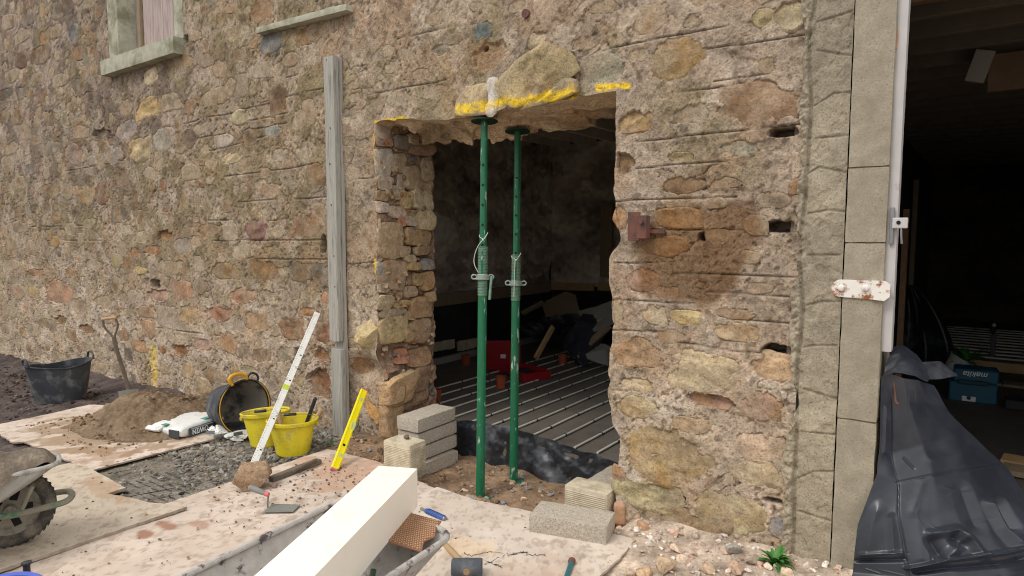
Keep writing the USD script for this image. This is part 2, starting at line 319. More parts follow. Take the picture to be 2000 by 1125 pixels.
PW = [8, 14, 12, 14, 9, 4, 6, 26, 22]
_PP = []
for pl, w in zip(PAINT, PW):
    q = np.array([W(*p) for p in pl])[:, [0, 2]]; zz = np.linalg.norm(W(*pl[0]) - EYE); _PP.append((q, w * zz / FPX / 2 * 1.25))
def segd(x, z, q):
    D = np.full(np.shape(x), 9.0)
    for a, b in zip(q[:-1], q[1:]):
        ab = b - a; t = np.clip(((x - a[0]) * ab[0] + (z - a[1]) * ab[1]) / (ab @ ab), 0, 1)
        D = np.minimum(D, np.hypot(x - a[0] - t * ab[0], z - a[1] - t * ab[1]))
    return D
YEL = hx('ecc62c')
def paint(x, z, cd):
    for i, (q, r) in enumerate(_PP):
        lo, hi = q.min(0) - 3 * r, q.max(0) + 3 * r
        k = np.nonzero((x > lo[0]) & (x < hi[0]) & (z > lo[1]) & (z < hi[1]))[0]
        if not len(k): continue
        d = segd(x[k], z[k], q) / r + 0.35 * f2(x[k], z[k], 18, 2, 3) + 0.15 * n2(x[k], z[k], 70, 6)
        a = ss(1.1, 0.75, d) * (0.9 if i < 5 else 0.6 if i < 7 else .5) * ss(-0.95, -0.2, f2(x[k], z[k] * 1.6, 30, 4, 3) + (0.1 if i < 5 else -0.2))
        cd[k] = cd[k] * (1 - a[:, None]) + YEL * a[:, None]
    return cd
# lines scribed in the mortar: (height, from, to)
_L = [((1197, 92), (1469, 44)), ((1380, 94), (1575, 66)), ((1400, 157), (1577, 133)), ((1224, 194), (1410, 170)), ((1207, 279), (1574, 243)), ((1248, 329), (1525, 307)), ((1201, 393), (1432, 383)), ((1275, 449), (1501, 449)), ((1204, 513), (1295, 513)), ((1325, 535), (1555, 541)), ((1386, 571), (1550, 580)), ((1201, 584), (1349, 592)), ((1366, 618), (1562, 632)), ((1201, 645), (1312, 652)), ((1305, 669), (1559, 697)),
      ((720, 185), (865, 155)), ((780, 75), (925, 45)), ((493, 205), (635, 172)), ((560, 150), (633, 133)), ((490, 235), (560, 222)), ((320, 250), (565, 192)), ((400, 297), (545, 258)), ((440, 345), (625, 320)), ((130, 335), (240, 313)), ((360, 275), (560, 240)), ((390, 430), (540, 432)), ((420, 470), (630, 468)), ((500, 505), (640, 508)), ((60, 443), (180, 440)), ((90, 470), (200, 470)), ((430, 396), (640, 385)), ((690, 350), (735, 345)), ((300, 640), (440, 655)), ((680, 515), (733, 512))]
LINES = []
for a, b in _L:
    A, B = W(*a), W(*b); LINES.append((A[0], A[2], B[0], B[2]))

# ---------------------------------------------------------------- stones read off the photograph
# tile: (x offset, y offset, scale); stones: cx cy w h colour style   (f flush, l layered, r recessed, s smeared with mortar, p proud)
TILES = [
 ((0, 0, 2.813), '''150 95 70 90 6f5f56 f;400 175 60 100 767a7c f;435 290 70 85 94714c f;330 50 115 100 63554a f;45 120 90 80 a88a72 s;240 205 60 80 97784e f;210 300 110 95 6e5140 f;115 325 70 95 6a4c3c f;25 520 85 60 5f5248 f;490 535 90 70 6b584e f;115 510 60 60 6e6058 f;510 150 45 60 6a5845 f;1430 60 110 120 9a7046 f;1490 225 120 150 73777a f;1690 190 150 105 96733f l;1260 50 60 50 a06e45 s;1170 90 50 60 8a6a4a s
835 420 80 90 c9b28a p;880 370 45 50 8f8778 s;1010 340 100 85 9b8258 s;1130 330 90 70 7c685a s;1440 390 100 90 9c958a s;1525 550 95 155 715235 f;1165 540 130 90 a28a5f s;815 590 140 115 cfae68 l;690 590 80 80 a37c50 s;690 715 110 110 a89a92 f;765 825 130 120 c8ae78 l;905 770 125 130 9d9788 f;610 850 110 110 a39787 f;1365 750 100 95 7b6146 f;1500 720 100 70 8a8c80 f;1310 640 110 80 bfae82 l;1220 770 100 70 aea297 f;1100 700 80 60 a89d93 s;290 810 90 80 8d8171 f;400 850 70 110 a08674 f;280 650 60 80 806447 f;440 720 80 80 a5805b s;555 735 110 60 6d5a49 r;170 930 60 60 84796e f;495 880 50 50 a3988a f;550 1060 75 115 76503c f;470 1070 90 90 a28456 f;370 1050 40 100 9a8259 s;300 1040 70 90 866a49 f;1265 870 100 60 c0a97c l;1160 900 60 65 b39d78 s;1540 850 90 70 b0a08c s;1740 960 95 130 8a6a44 f;1450 940 60 50 a5754b s;80 640 60 90 7d624b f;20 640 55 70 8a7351 f;130 720 70 80 8a6f55 s;60 810 70 70 7a6a54 s;200 770 60 60 80705e s;30 900 60 80 8a7a5e s;110 1000 80 70 866c4c s;60 420 80 70 7b6a55 s;330 440 90 70 80705e s;200 430 70 60 7a6350 s;560 250 60 60 6f5c50 s;480 20 90 60 70604f s;110 200 80 70 8f7860 s;300 170 70 70 7f6a55 s;1080 200 70 50 9c7345 s;1320 300 80 60 8a7052 s;1600 330 90 80 8d7a58 s;940 560 90 100 87785a s;1650 660 80 110 a28f70 s;1050 950 110 90 96815f s;830 950 90 70 a08e78 s;1480 1050 100 80 a3744c s'''),
 ((0, 400, 2.813), '''645 45 80 105 5e5246 f;1150 135 125 68 87683f f;1270 150 80 110 a39a8c s;1405 140 115 95 8a5f59 l;1675 120 132 135 86603a f;1525 150 70 70 b8a893 s;900 170 90 55 986a38 r;770 180 70 60 b59a6c s;1005 230 92 80 887c70 f;735 265 52 55 a8744b f;840 250 120 50 a87448 l;300 200 50 60 9c7a46 f;1245 365 140 92 876a40 f;1455 360 150 130 8b6739 f;1640 372 110 105 56524a f;1750 378 100 105 5a554c f;925 350 130 90 9c8565 f;765 360 70 40 c3a862 l;635 310 50 85 948a50 s;200 372 85 35 9a6a42 f;385 375 60 38 9e7044 f;325 480 150 120 a87a5a f;180 480 70 60 b39862 f;100 475 80 85 9a7560 s;855 500 120 65 b08a72 r;1000 475 115 120 aa7a5a f;740 500 90 70 b5a092 s;1340 500 140 82 ac7a55 l;1780 510 50 60 a8714a f;800 590 92 58 a0744e f;910 620 115 112 ad9c90 s;1050 605 120 85 b3925f f;1210 600 155 82 985f40 l;1290 650 105 80 aaa09a s;1420 640 112 92 a2805a f;1600 680 145 132 80583a l;1690 590 112 52 a06a3c l;1775 710 92 115 87583a l;1765 820 92 92 98652f r;1750 980 132 195 82502f r;1355 805 58 82 7a6658 f;1450 830 92 82 8d7154 f;1275 760 90 100 aa8058 f;1130 765 92 62 9d7462 l;1000 800 82 76 946231 r;905 795 42 42 a4703f f;765 770 72 62 a6713f l;685 715 62 62 876544 f;820 690 72 95 ad8156 f;405 715 52 58 8b6a4a f;480 680 72 50 9c7550 r;250 650 72 52 857350 f;340 635 62 52 7c6740 r;1200 940 122 82 917a60 f;1045 910 72 82 a58860 f;1640 820 50 92 7b654c r;1560 820 52 82 8d8670 s;1390 910 90 60 c0ab80 l;60 200 60 80 8d7a50 s;170 240 60 90 93794c s;60 330 80 50 9b8a68 s;480 100 70 60 9a8a60 s;380 130 70 70 a89872 s;110 120 80 60 8c7a5a s;500 330 90 60 b0a084 s;440 560 90 80 b29a7c s;560 530 80 70 a88660 s;60 580 80 60 9a8470 s;40 680 50 50 8a7a62 s;190 690 60 70 8f7f68 s;330 830 80 60 9a8668 s;920 900 70 60 9c7a58 s;1250 1010 100 60 8a7a62 s;560 900 80 60 9a8a70 s;1480 490 80 40 8a8272 s;1100 330 60 80 9a8a70 s;1080 200 60 60 a88a68 s'''),
 ((600, 50, 2.96), '''1010 30 105 92 56696a f;1040 175 215 152 b3824a l;1110 440 112 80 c2b591 l;1080 350 60 62 cfc6b8 f;1330 90 115 80 b8a88c l;1700 260 260 190 9c9a80 s;1590 100 140 80 a8805a s;650 280 100 60 a87f68 s;310 455 60 52 b08e78 s;40 25 90 110 866440 s;20 500 80 160 99703f s;580 160 80 90 b8a892 s;770 140 110 60 b0a085 l;475 250 60 60 a39a80 s;850 80 90 60 9a8a6a s;265 850 80 100 c0b4a4 s;270 420 60 60 b09a84 s;720 380 110 90 a08c70 s;530 420 150 90 a29684 s'''),
 ((600, 400, 2.96), '''345 200 130 190 a3886c s;290 400 130 110 b08a76 s;340 560 110 60 b09f84 s;270 940 90 110 9a6a38 r;70 60 60 130 a88058 s;290 800 120 60 a08a6a l'''),
 ((1150, 0, 2.961), '''355 115 190 172 8d6a45 s;510 345 330 225 94784a f;85 40 170 82 96703f s;1000 105 122 112 b09a68 l;1170 90 200 170 ac9c74 l;970 600 430 240 8f6a4a f;270 710 220 130 a2804f l;210 940 92 102 8d6a42 r;540 1070 262 92 866440 f;790 1060 182 62 8c6a48 f;530 910 140 60 b09a6a l;890 860 230 90 8f8f7c s;1030 380 102 82 998060 s;1210 1080 102 92 946a48 f;590 120 80 72 b7a688 l;1060 20 120 40 a89a88 s;600 660 200 110 968570 s'''),
 ((1150, 380, 2.961), '''510 138 275 112 b07c3e l;440 300 270 110 9c6c42 l;310 500 205 132 9c6a58 l;270 910 245 165 b08a62 l;660 1010 405 225 c3ac82 l;1080 1000 265 172 b7936a l;550 710 172 92 c6ad72 l;830 690 252 62 a08060 f;850 800 285 100 b4946a l;180 130 82 132 b07a44 l;1190 850 72 112 b39a72 s;990 540 182 62 a88870 s;960 180 140 110 94785a s;380 700 150 110 b9a684 s;170 680 70 150 b99a68 s'''),
 ((1150, 745, 2.961), '''450 430 445 295 9f8148 l;360 650 400 160 a29468 l;690 112 265 82 b08468 r;1000 150 245 172 a07c62 l;590 250 235 102 b08e64 l;990 390 305 152 b19478 l;1000 540 385 152 ac9672 l;820 760 430 225 b4a47a f;1110 840 122 122 7f7d80 f;600 850 385 205 8d7350 l;270 150 205 132 ad9a72 l;190 530 80 100 b3804f l;280 20 200 90 b39c78 l'''),
]
POLY = [([(980, 162), (1022, 126), (1073, 97), (1107, 112), (1122, 141), (1066, 182), (1016, 204), (1002, 195)], 'b09a68', 'l', 0.04), ([(1019, 204), (1070, 181), (1117, 148), (1127, 185), (1100, 192), (1019, 216)], 'a39168', 'l', 0.03), ([(892, 199), (906, 172), (945, 165), (943, 219), (887, 222)], 'b8a67e', 'l', 0.012), ([(948, 158), (966, 154), (974, 188), (963, 221), (946, 221)], 'd2cac0', 'p', 0.004), ([(978, 221), (988, 207), (999, 204), (1016, 213), (1004, 222)], 'd8d1cb', 'p', 0.006)]
SEMI = []
def add_stone(x, z, a, b, col, style, poly=None, prd=None, seed=None):
    seed = len(SEMI) if seed is None else seed; rg = np.random.default_rng(1000 + seed); th = np.arange(48) * 2 * np.pi / 48
    if poly is None:
        R = 1 / np.maximum.reduce([(np.cos(th) * math.cos(u) / a + np.sin(th) * math.sin(u) / b) / rg.uniform(0.78, 1.02) for u in np.concatenate([np.array([0, 1, 2, 3]) * np.pi / 2 + rg.uniform(-0.22, 0.22, 4), np.array([0.5, 1.5, 2.5, 3.5])[rg.uniform(size=4) < 0.7] * np.pi / 2 + 0.0])] + [np.full(48, 0.4 / max(a, b))])
        R = R * (1 + 0.025 * rg.normal(size=48))
    else:
        q = np.asarray(poly) - [x, z]; q = np.vstack([q, q[:1]]); t = np.linspace(0, 1, 400)[:, None]; s = np.vstack([q[i] + (q[i + 1] - q[i]) * t for i in range(len(q) - 1)])
        an = np.arctan2(s[:, 1], s[:, 0]) % (2 * np.pi); R = np.array([np.hypot(*s[np.argmin(np.abs((an - u + np.pi) % (2 * np.pi) - np.pi))]) for u in th])
    pr = prd if prd is not None else {'f': -0.003, 's': -0.004, 'l': -0.003, 'r': -0.026, 'p': 0.012}[style] + rg.uniform(-0.0025, 0.002)
    SEMI.append(dict(x=x, z=z, R=R, rm=R.max(), col=(lambda c: c * (1 - {'s': .46, 'f': .20, 'l': .22, 'r': .15, 'p': .2}[style]) + lin((144, 130, 108)) * {'s': .46, 'f': .20, 'l': .22, 'r': .15, 'p': .2}[style])((lambda h: h * .8 + .2 * h.mean())(hx(col)) * (1 - .18 * float(ss(-6.5, -8.5, x) * ss(1.8, 2.6, z)))), style=style, pr=pr, seed=seed, size=R.mean()))
for (ox, oy, sc), txt in TILES:
    for e in txt.replace('\n', ';').split(';'):
        cx, cy, w, h, col, st = e.split(); cx, cy, w, h = ox + float(cx) / sc, oy + float(cy) / sc, float(w) / sc, float(h) / sc
        c = W(cx, cy); a = (W(cx + w / 2, cy)[0] - W(cx - w / 2, cy)[0]) / 2; b = (W(cx, cy - h / 2)[2] - W(cx, cy + h / 2)[2]) / 2
        add_stone(c[0], c[2], a, b, col, st)
for pl, col, st, pr in POLY:
    q = np.array([W(*p) for p in pl])[:, [0, 2]]; c = q.mean(0); add_stone(c[0], c[1], 0, 0, col, st, q, pr)
N_LISTED = len(SEMI); BIGS = (N_LISTED - 5, N_LISTED - 4)
# smaller stones between the big ones, more of them towards the far end
_rg = np.random.default_rng(7)
PAL = ['8c6c48', '7a6048', '9c7c54', 'a08a66', '8d8272', '6e5a4a', 'a5805a', '96825a', 'b09c7c', '7d7468', '8a5c46', 'a99470', '6b5f54', '9a6a40']
def clear(x, z, r):
    return all((x - s['x']) ** 2 + (z - s['z']) ** 2 > (0.82 * (r + s['rm'])) ** 2 or max(abs(x - s['x']) , 0) > s['rm'] + r for s in SEMI)
for k in range(2000):
    u = _rg.uniform() ** 0.8; x = -4.5 - 8.0 * u; z = _rg.uniform(-0.1, 5.1); r = _rg.uniform(0.045, 0.135) if k < 1400 else _rg.uniform(0.025, 0.06)
    if -8.55 < x < -6.45 and z > 3.25: continue
    if clear(x, z, r):
        add_stone(x, z, r * _rg.uniform(0.8, 1.15), r * _rg.uniform(0.65, 0.95), PAL[_rg.integers(len(PAL))], 's' if _rg.uniform() < 0.55 else 'fl'[int(_rg.uniform() < 0.3)])
for k in range(150):
    x = _rg.uniform(-4.3, -0.85); z = _rg.uniform(0.0, 3.3); r = _rg.uniform(0.03, 0.07)
    if XL - 0.12 < x < XR + 0.15 and z < ZT + 0.15: continue
    if clear(x, z, r): add_stone(x, z, r * 1.2, r * 0.7, PAL[_rg.integers(len(PAL))], 's')

def damp(x, z):
    q = np.hypot((x + 1.35) / (0.38 + .08 * ss(1.6, 1.9, z)), (z - 1.60) / 0.31) + 0.22 * f2(x, z, 5, 28, 3); return ss(1.02, 0.72, q) * 0.84
def mortar_fields(x, z):
    """(relief towards the yard, colour) of the lime mortar skin"""
    d = low(x, z) + 0.003 * f2(x * 0.6, z, 7, 3, 2) + 0.0022 * f2(x, z, 48, 6, 2)
    bare = ss(-2.2, -3.0, x) * 0.12 + ss(-4.3, -5.0, x) * 0.22 + ss(1.2, 0.2, z) * 0.25
    t = f2(x, z, 3.1, 11, 4, 0.6) + 0.25 * n2(x, z, 24, 12); pt = ss(0.50, 0.42, t + 0 * x) * 0
    pt = ss(0.62, 0.70, t + bare)                                        # where the outer skin has come away
    d = d - 0.008 * pt
    pock = ss(0.60, 0.78, f2(x, z, 26, 14, 2)); d = d - 0.007 * pock * (0.25 + bare)
    crk = np.abs(f2(x * 0.6, z, 2.6, 15, 4, 0.6)); ck = ss(0.028, 0.008, crk) * ss(0.15, 0.4, f2(x, z, 1.7, 18, 2)); d = d - 0.007 * ck
    pit = ss(0.62, 0.8, n2(x, z, 44, 19)) * ss(0.05, 0.5, f2(x, z, 2.6, 20, 2)); d = d - 0.008 * pit
    # colour
    A, B, Cc, D, E2 = (lin(c) for c in ((121, 107, 94), (136, 121, 95), (172, 155, 132), (159, 142, 123), (161, 144, 124)))
    wl = ss(-5.6, -8.5, x + 0.5 * f2(x, z, 0.8, 22, 2)) * ss(1.6, 2.8, z)
    wb = ss(1.75, 0.6, z + 0.3 * f2(x, z, 1.1, 23, 3)); wr = ss(-2.6, -1.7, x); wm = ss(-4.6, -4.3, x) * (1 - wr)
    c = B + 0 * x[:, None]
    for w, k in ((wl, A), (wm * 0.75, E2), (wr, D), (wb * 0.85, Cc)): c = c * (1 - w[:, None]) + k * w[:, None]
    lichen = ss(0.05, 0.6, f2(x, z, 1.9, 24, 4)) * ss(1.2, 2.4, z) * 0.55; c = c * (1 - lichen[:, None]) + lin((134, 122, 88)) * lichen[:, None]
    pale = ss(0.25, 0.7, f2(x, z, 5, 25, 4, 0.6)) * (0.35 + 0.4 * wb); c = c * (1 - pale[:, None]) + lin((188, 174, 157)) * pale[:, None]
    warm = ss(0.2, 0.7, f2(x, z, 3.4, 26, 3)) * 0.25; c = c * (1 - warm[:, None]) + lin((168, 128, 92)) * warm[:, None]
    c = c * (1 - pt[:, None] * 0.5) + lin((172, 155, 137)) * pt[:, None] * 0.5
    dirt = np.clip(0.65 * ck + 0.5 * pock + 0.55 * pit, 0, 0.8); c = c * (1 - dirt[:, None]) + lin((92, 78, 62)) * dirt[:, None]
    c = c * (1 + 0.16 * f2(x, z, 9, 27, 4, 0.7))[:, None]
    # damp sand-coloured repair round the old pipe hole
    dm = damp(x, z)
    c = c * (1 - dm[:, None]) + lin((112, 84, 56)) * dm[:, None]; d = d - 0.006 * dm
    gr = ss(0.35, 0.1, z) * ss(-1.0, -0.8, x) * 0 + ss(0.0, 0.6, f2(x, z, 1.2, 30, 2)) * ss(2.3, 3.2, z) * ss(-2.4, -1.5, x) * 0.3
    c = c * (1 - gr[:, None]) + lin((140, 133, 108)) * gr[:, None]
    return d, c
HOLES = []   # putlog holes, drilled hole, and the dark joint under the eroded patch
for px, py, w, h in ((1531, 258, 40, 14), (1522, 443, 38, 20), (1515, 684, 38, 19), (1517, 978, 32, 8), (1374, 462, 15, 15), (945, 95, 10, 8), (362, 78, 14, 12), (300, 555, 26, 14), (630, 478, 12, 34), (1336, 975, 8, 12)):
    c = W(px, py); k = np.linalg.norm(c - EYE) / FPX; HOLES.append((c[0], c[2], w / 2 * k * 1.25, h / 2 * k))
def holes(x, z):
    o = np.zeros(np.shape(x))
    for i, (hx_, hz, a, b) in enumerate(HOLES):
        k = np.nonzero((np.abs(x - hx_) < 2 * a) & (np.abs(z - hz) < 2 * b))[0]
        p = 2 if i in (4, 5) else 3.5
        q = (np.abs((x[k] - hx_) / a) ** p + np.abs((z[k] - hz) / b) ** p) ** (1 / p) + (0 if i == 4 else 0.14) * n2(x[k], z[k], 40, 3)
        o[k] = np.maximum(o[k], 0.13 * ss(1.08, 0.9, q))
    return o
def rho(s, x, z):
    th = np.arctan2(z - s['z'], x - s['x']) % (2 * np.pi) / (2 * np.pi) * 48
    i = np.floor(th).astype(int) % 48; f = th - np.floor(th)
    return np.hypot(x - s['x'], z - s['z']) / (s['R'][i] * (1 - f) + s['R'][(i + 1) % 48] * f)

# grid of the face: fine near, coarser far off; rows exactly on the scribed lines
_xs = [-0.772]
while _xs[-1] > -12.9:
    dist = math.hypot(_xs[-1], 3.5); _xs.append(_xs[-1] - 0.00155 * dist * (1.0 if _xs[-1] > -9.2 else 1.8))
_zs = [-0.40]
while _zs[-1] < 5.25: _zs.append(_zs[-1] + (0.0072 if _zs[-1] < 3.0 else 0.0105 if _zs[-1] < 3.6 else 0.016))
GX, GZ = np.array(_xs)[::-1], np.array(_zs)
nx_, nz_ = len(GX), len(GZ)
VX, VZ = (q.ravel().copy() for q in np.meshgrid(GX, GZ, indexing='ij'))
cxm, czm = np.meshgrid((GX[1:] + GX[:-1]) / 2, (GZ[1:] + GZ[:-1]) / 2, indexing='ij')
WIN = (-8.19, -6.78, 3.60, 5.1)
inside = ((cxm > edge_l(czm)) & (cxm < edge_r(czm)) & (czm < edge_t(cxm))) | ((cxm > WIN[0]) & (cxm < WIN[1]) & (czm > WIN[2]) & (czm < WIN[3]))
keep = ~inside
cnt = np.zeros((nx_, nz_)); 
for di in (0, 1):
    for dj in (0, 1): cnt[di:nx_ - 1 + di, dj:nz_ - 1 + dj] += keep
rim = ((cnt > 0) & (cnt < 4)).ravel() & (VZ < 3.0) & (VX > -4.2) & (VX < -1.5) & (VZ > -0.39)
k = np.nonzero(rim)[0]; dl, dr, dt = np.abs(VX[k] - edge_l(VZ[k])), np.abs(VX[k] - edge_r(VZ[k])), np.abs(VZ[k] - edge_t(VX[k])); m_ = np.argmin([dl, dr, dt], 0); ok = np.minimum(np.minimum(dl, dr), dt) < 0.015
VX[k[(m_ == 0) & ok]] = edge_l(VZ[k[(m_ == 0) & ok]]); VX[k[(m_ == 1) & ok]] = edge_r(VZ[k[(m_ == 1) & ok]]); VZ[k[(m_ == 2) & ok]] = edge_t(VX[k[(m_ == 2) & ok]])
D_, C_ = mortar_fields(VX, VZ)
# scribed lines: a narrow groove with dirt in it
for i, (xa, za, xb, zb) in enumerate(LINES):
    k = np.nonzero((VX > xa - 0.02) & (VX < xb + 0.02) & (VZ > min(za, zb) - 0.05) & (VZ < max(za, zb) + 0.05))[0]
    zc = za + (zb - za) * (VX[k] - xa) / (xb - xa) + 0.006 * n2(VX[k], VX[k] * 0 + i, 4, i); q = np.abs(VZ[k] - zc); w = 0.0062 if xa > -4.3 else 0.0085
    on = ss(-0.75, -0.35, f2(VX[k], VX[k] * 0 + 5 * i, 3, i, 2))
    g = ss(w, 0.001, q) * on; D_[k] -= 0.012 * g; C_[k] = C_[k] * (1 - 0.65 * g[:, None]) + lin((62, 53, 43)) * 0.65 * g[:, None]
    D_[k] += 0.003 * ss(0.03, 0.006, np.abs(VZ[k] - zc + 0.015)) * on
# mortar gives way to the stones with a ragged lip
cell = {}
for s in SEMI:
    rr = s['rm'] * 1.45; i0, i1 = np.searchsorted(GX, [s['x'] - rr, s['x'] + rr]); j0, j1 = np.searchsorted(GZ, [s['z'] - rr, s['z'] + rr])
    if i1 <= i0 or j1 <= j0: continue
    k = (np.arange(i0, i1)[:, None] * nz_ + np.arange(j0, j1)[None]).ravel(); x, z = VX[k], VZ[k]
    q = rho(s, x, z) + 0.17 * f2(x, z, 3.4 / s['size'] ** 0.8, s['seed'], 4, 0.62); st = s['style']
    ins = ss(1.03, 0.97, q); lip = ss(0.82, 1.0, q) * ss(1.28, 1.03, q)
    nz = n2(x, z, 1.4 / s['size'], s['seed'] + 2)
    D_[k] = D_[k] - ins * ((0.012 if st != 's' else 0.007) if s['seed'] < N_LISTED else 0.005) + lip * {'f': 0.0008, 's': 0.0, 'l': 0.001, 'r': 0.010, 'p': -0.004}[st] * (0.6 + nz) - ins * max(0, -s['pr']) * 1.0
    crack = ss(0.06, 0.015, np.abs(q - 1.02)) * ss(0.2, 0.6, nz) * ((0.8 if st != 's' else 0.4) if s['seed'] < N_LISTED else 0.0)
    D_[k] -= 0.009 * crack; C_[k] = C_[k] * (1 - 0.6 * crack[:, None]) + lin((74, 62, 50)) * 0.6 * crack[:, None]
    bl = ss(1.32, 0.95, q + .2 * n2(x, z, 16, 5)) * (.5 if s['seed'] < N_LISTED else .35); C_[k] = C_[k] * (1 - bl[:, None]) + s['col'] * bl[:, None]
    if st in 'lr' and -7 < s['x'] < -3.9:
        h = ss(1.35, 1.02, q) * 0.35; C_[k] = C_[k] * (1 - h[:, None]) + lin((196, 178, 160)) * h[:, None]
D_ -= holes(VX, VZ)
hb = ss(0.02, 0.1, holes(VX, VZ)); C_ = C_ * (1 - 0.45 * hb[:, None]) + lin((84, 70, 56)) * 0.45 * hb[:, None]
C_ = C_ * .9 + .1 * C_.mean(1, keepdims=True)
C_ = paint(VX, VZ, np.clip(C_ * np.array([1.045, 1.02, 1.0]), 0.01, 0.85))
wall = thing('stone_wall', 'long rubble stone wall with a new doorway broken through it', 'wall')
obj('mortar_face', trimesh.Trimesh(np.stack([VX, -D_, VZ], 1), grid(nx_, nz_, keep), process=False), 'mortar', wall, C_, True)
MORT = lin((160, 144, 123))
def stone_mesh(s, nt=None, nr=5):
    big = s['size'] > 0.12; nt = nt or (36 if big else 20); nr = 8 if big else 4
    th = np.arange(nt) * 2 * np.pi / nt; R = np.interp(np.arange(nt) / nt * 48, np.arange(49), np.append(s['R'], s['R'][0]))
    fr = np.concatenate([np.linspace(0.12, 0.95, nr), [1.1, 1.22]])
    x = np.concatenate([[s['x']], (s['x'] + fr[:, None] * (R * np.cos(th))).ravel()]); z = np.concatenate([[s['z']], (s['z'] + fr[:, None] * (R * np.sin(th))).ravel()]); f = np.concatenate([[0], np.repeat(fr, nt)])
    d = low(x, z) + s['pr'] - 0.012 * ss(1.08, 1.22, f)
    if s['style'] in 'lrp':
        ca, sa = math.cos(0.12 * (s['seed'] % 7 - 3)), math.sin(0.12 * (s['seed'] % 7 - 3)); u, v = ca * x + sa * z, -sa * x + ca * z
        if s['seed'] in BIGS: u, v = 0.8 * x + 0.6 * z, -0.6 * x + 0.8 * z; d = d + .010 * f2(u * .3, v, 9, 7, 4, .6) + .012 * ss(.0, .2, v - v.mean())
        d = d + 0.0075 * f2(u * 0.22, v, 15, s['seed'], 4, 0.65) + 0.003 * n2(u, v, 26, s['seed'])
    else: d = d + 0.003 * f2(x, z, 12, s['seed'], 3)
    c = np.tile(s['col'], (len(x), 1)); rg = np.random.default_rng(s['seed'] + 50)
    c = c * (1 + 0.28 * f2(x * 0.5, z, 12, s['seed'] + 1, 3, 0.6))[:, None]
    b = ss(0.1, 0.6, f2(x, z, 7, s['seed'] + 4, 2))[:, None] * 0.35; c = c * (1 - b) + lin((150, 112, 66)) * b * rg.uniform(0.5, 1.2)+ 0 * c
    sm = {'s': 0.62, 'f': 0.16, 'l': 0.10, 'r': 0.05, 'p': 0.05}[s['style']]; t = ss(0.5 - sm, 0.9 - sm * 0.6, 0.5 + 0.6 * f2(x, z, 8, s['seed'] + 9, 3) - 0.3 + 0.42 * f)[:, None] * (0.35 + sm * 0.6)
    _, mc = (None, MORT * np.array([1, 0.99, 0.98])); c = c * (1 - t) + mc * t
    dm = damp(x, z)[:, None] * .92; c = c * (1 - dm) + lin((116, 84, 52)) * dm
    c = paint(x, z, np.clip(c, 0.02, 0.8))
    F = [np.stack([np.zeros(nt, int), 1 + np.arange(nt), 1 + (np.arange(nt) + 1) % nt], 1)]
    for i in range(len(fr) - 1):
        j = np.arange(nt); q = np.stack([1 + i * nt + j, 1 + (i + 1) * nt + j, 1 + (i + 1) * nt + (j + 1) % nt, 1 + i * nt + (j + 1) % nt], 1); F += [q[:, [0, 1, 2]], q[:, [0, 2, 3]]]
    return trimesh.Trimesh(np.stack([x, -d, z], 1), np.vstack(F), process=False), c
def in_hole(s): return (edge_l(np.array([s['z']]))[0] < s['x'] < XR and s['z'] < ZT) or (WIN[0] < s['x'] < WIN[1] and s['z'] > WIN[2]) or any(abs(s['x'] - h[0]) < h[2] + .7 * s['size'] and abs(s['z'] - h[1]) < h[3] + .7 * s['size'] for h in HOLES[:6])
_vis = sorted([s for s in SEMI if not in_hole(s)], key=lambda s: (s['seed'] >= N_LISTED, -s['size'] / math.hypot(s['x'], 3.5)))
MAXST = 236
for s in _vis[:MAXST]:
    m, c = stone_mesh(s); obj('stone', m, 'stone', wall, c, True)
if _vis[MAXST:]:
    mm = [stone_mesh(s) for s in _vis[MAXST:]]
    obj('small_stones', cat_([m for m, _ in mm]), 'stone', wall, np.vstack([c for _, c in mm]), True, kind='stuff')

# core of the wall behind the skin, and the rest of the house shell
core = []
def cb(x0, x1, y0, y1, z0, z1): return mv(trimesh.creation.box([x1 - x0, y1 - y0, z1 - z0]), ((x0 + x1) / 2, (y0 + y1) / 2, (z0 + z1) / 2))
core += [cb(-12.9, -8.3, 0.15, 0.62, -0.4, 5.25), cb(-8.3, -6.7, 0.15, 0.62, -0.4, 3.4), cb(-6.7, -4.02, 0.15, 0.62, -0.4, 5.25), cb(-4.02, -1.72, 0.15, 0.62, 2.63, 5.25), cb(-1.72, -0.62, 0.15, 0.62, -0.4, 5.25), cb(-0.62, 2.7, 0.15, 0.62, 3.05, 5.25), cb(2.4, 6.0, -0.02, 0.62, -0.4, 5.25), cb(-0.62, 2.4, -0.02, 0.15, 3.05, 5.25)]
obj('wall_core', cat_(core), 'interior_wall', wall, lin((120, 104, 86)), False)
obj('window_back', cb(-8.3, -6.7, 0.5, 0.62, 3.4, 5.25), 'interior_wall', wall, lin((60, 52, 44)), False)

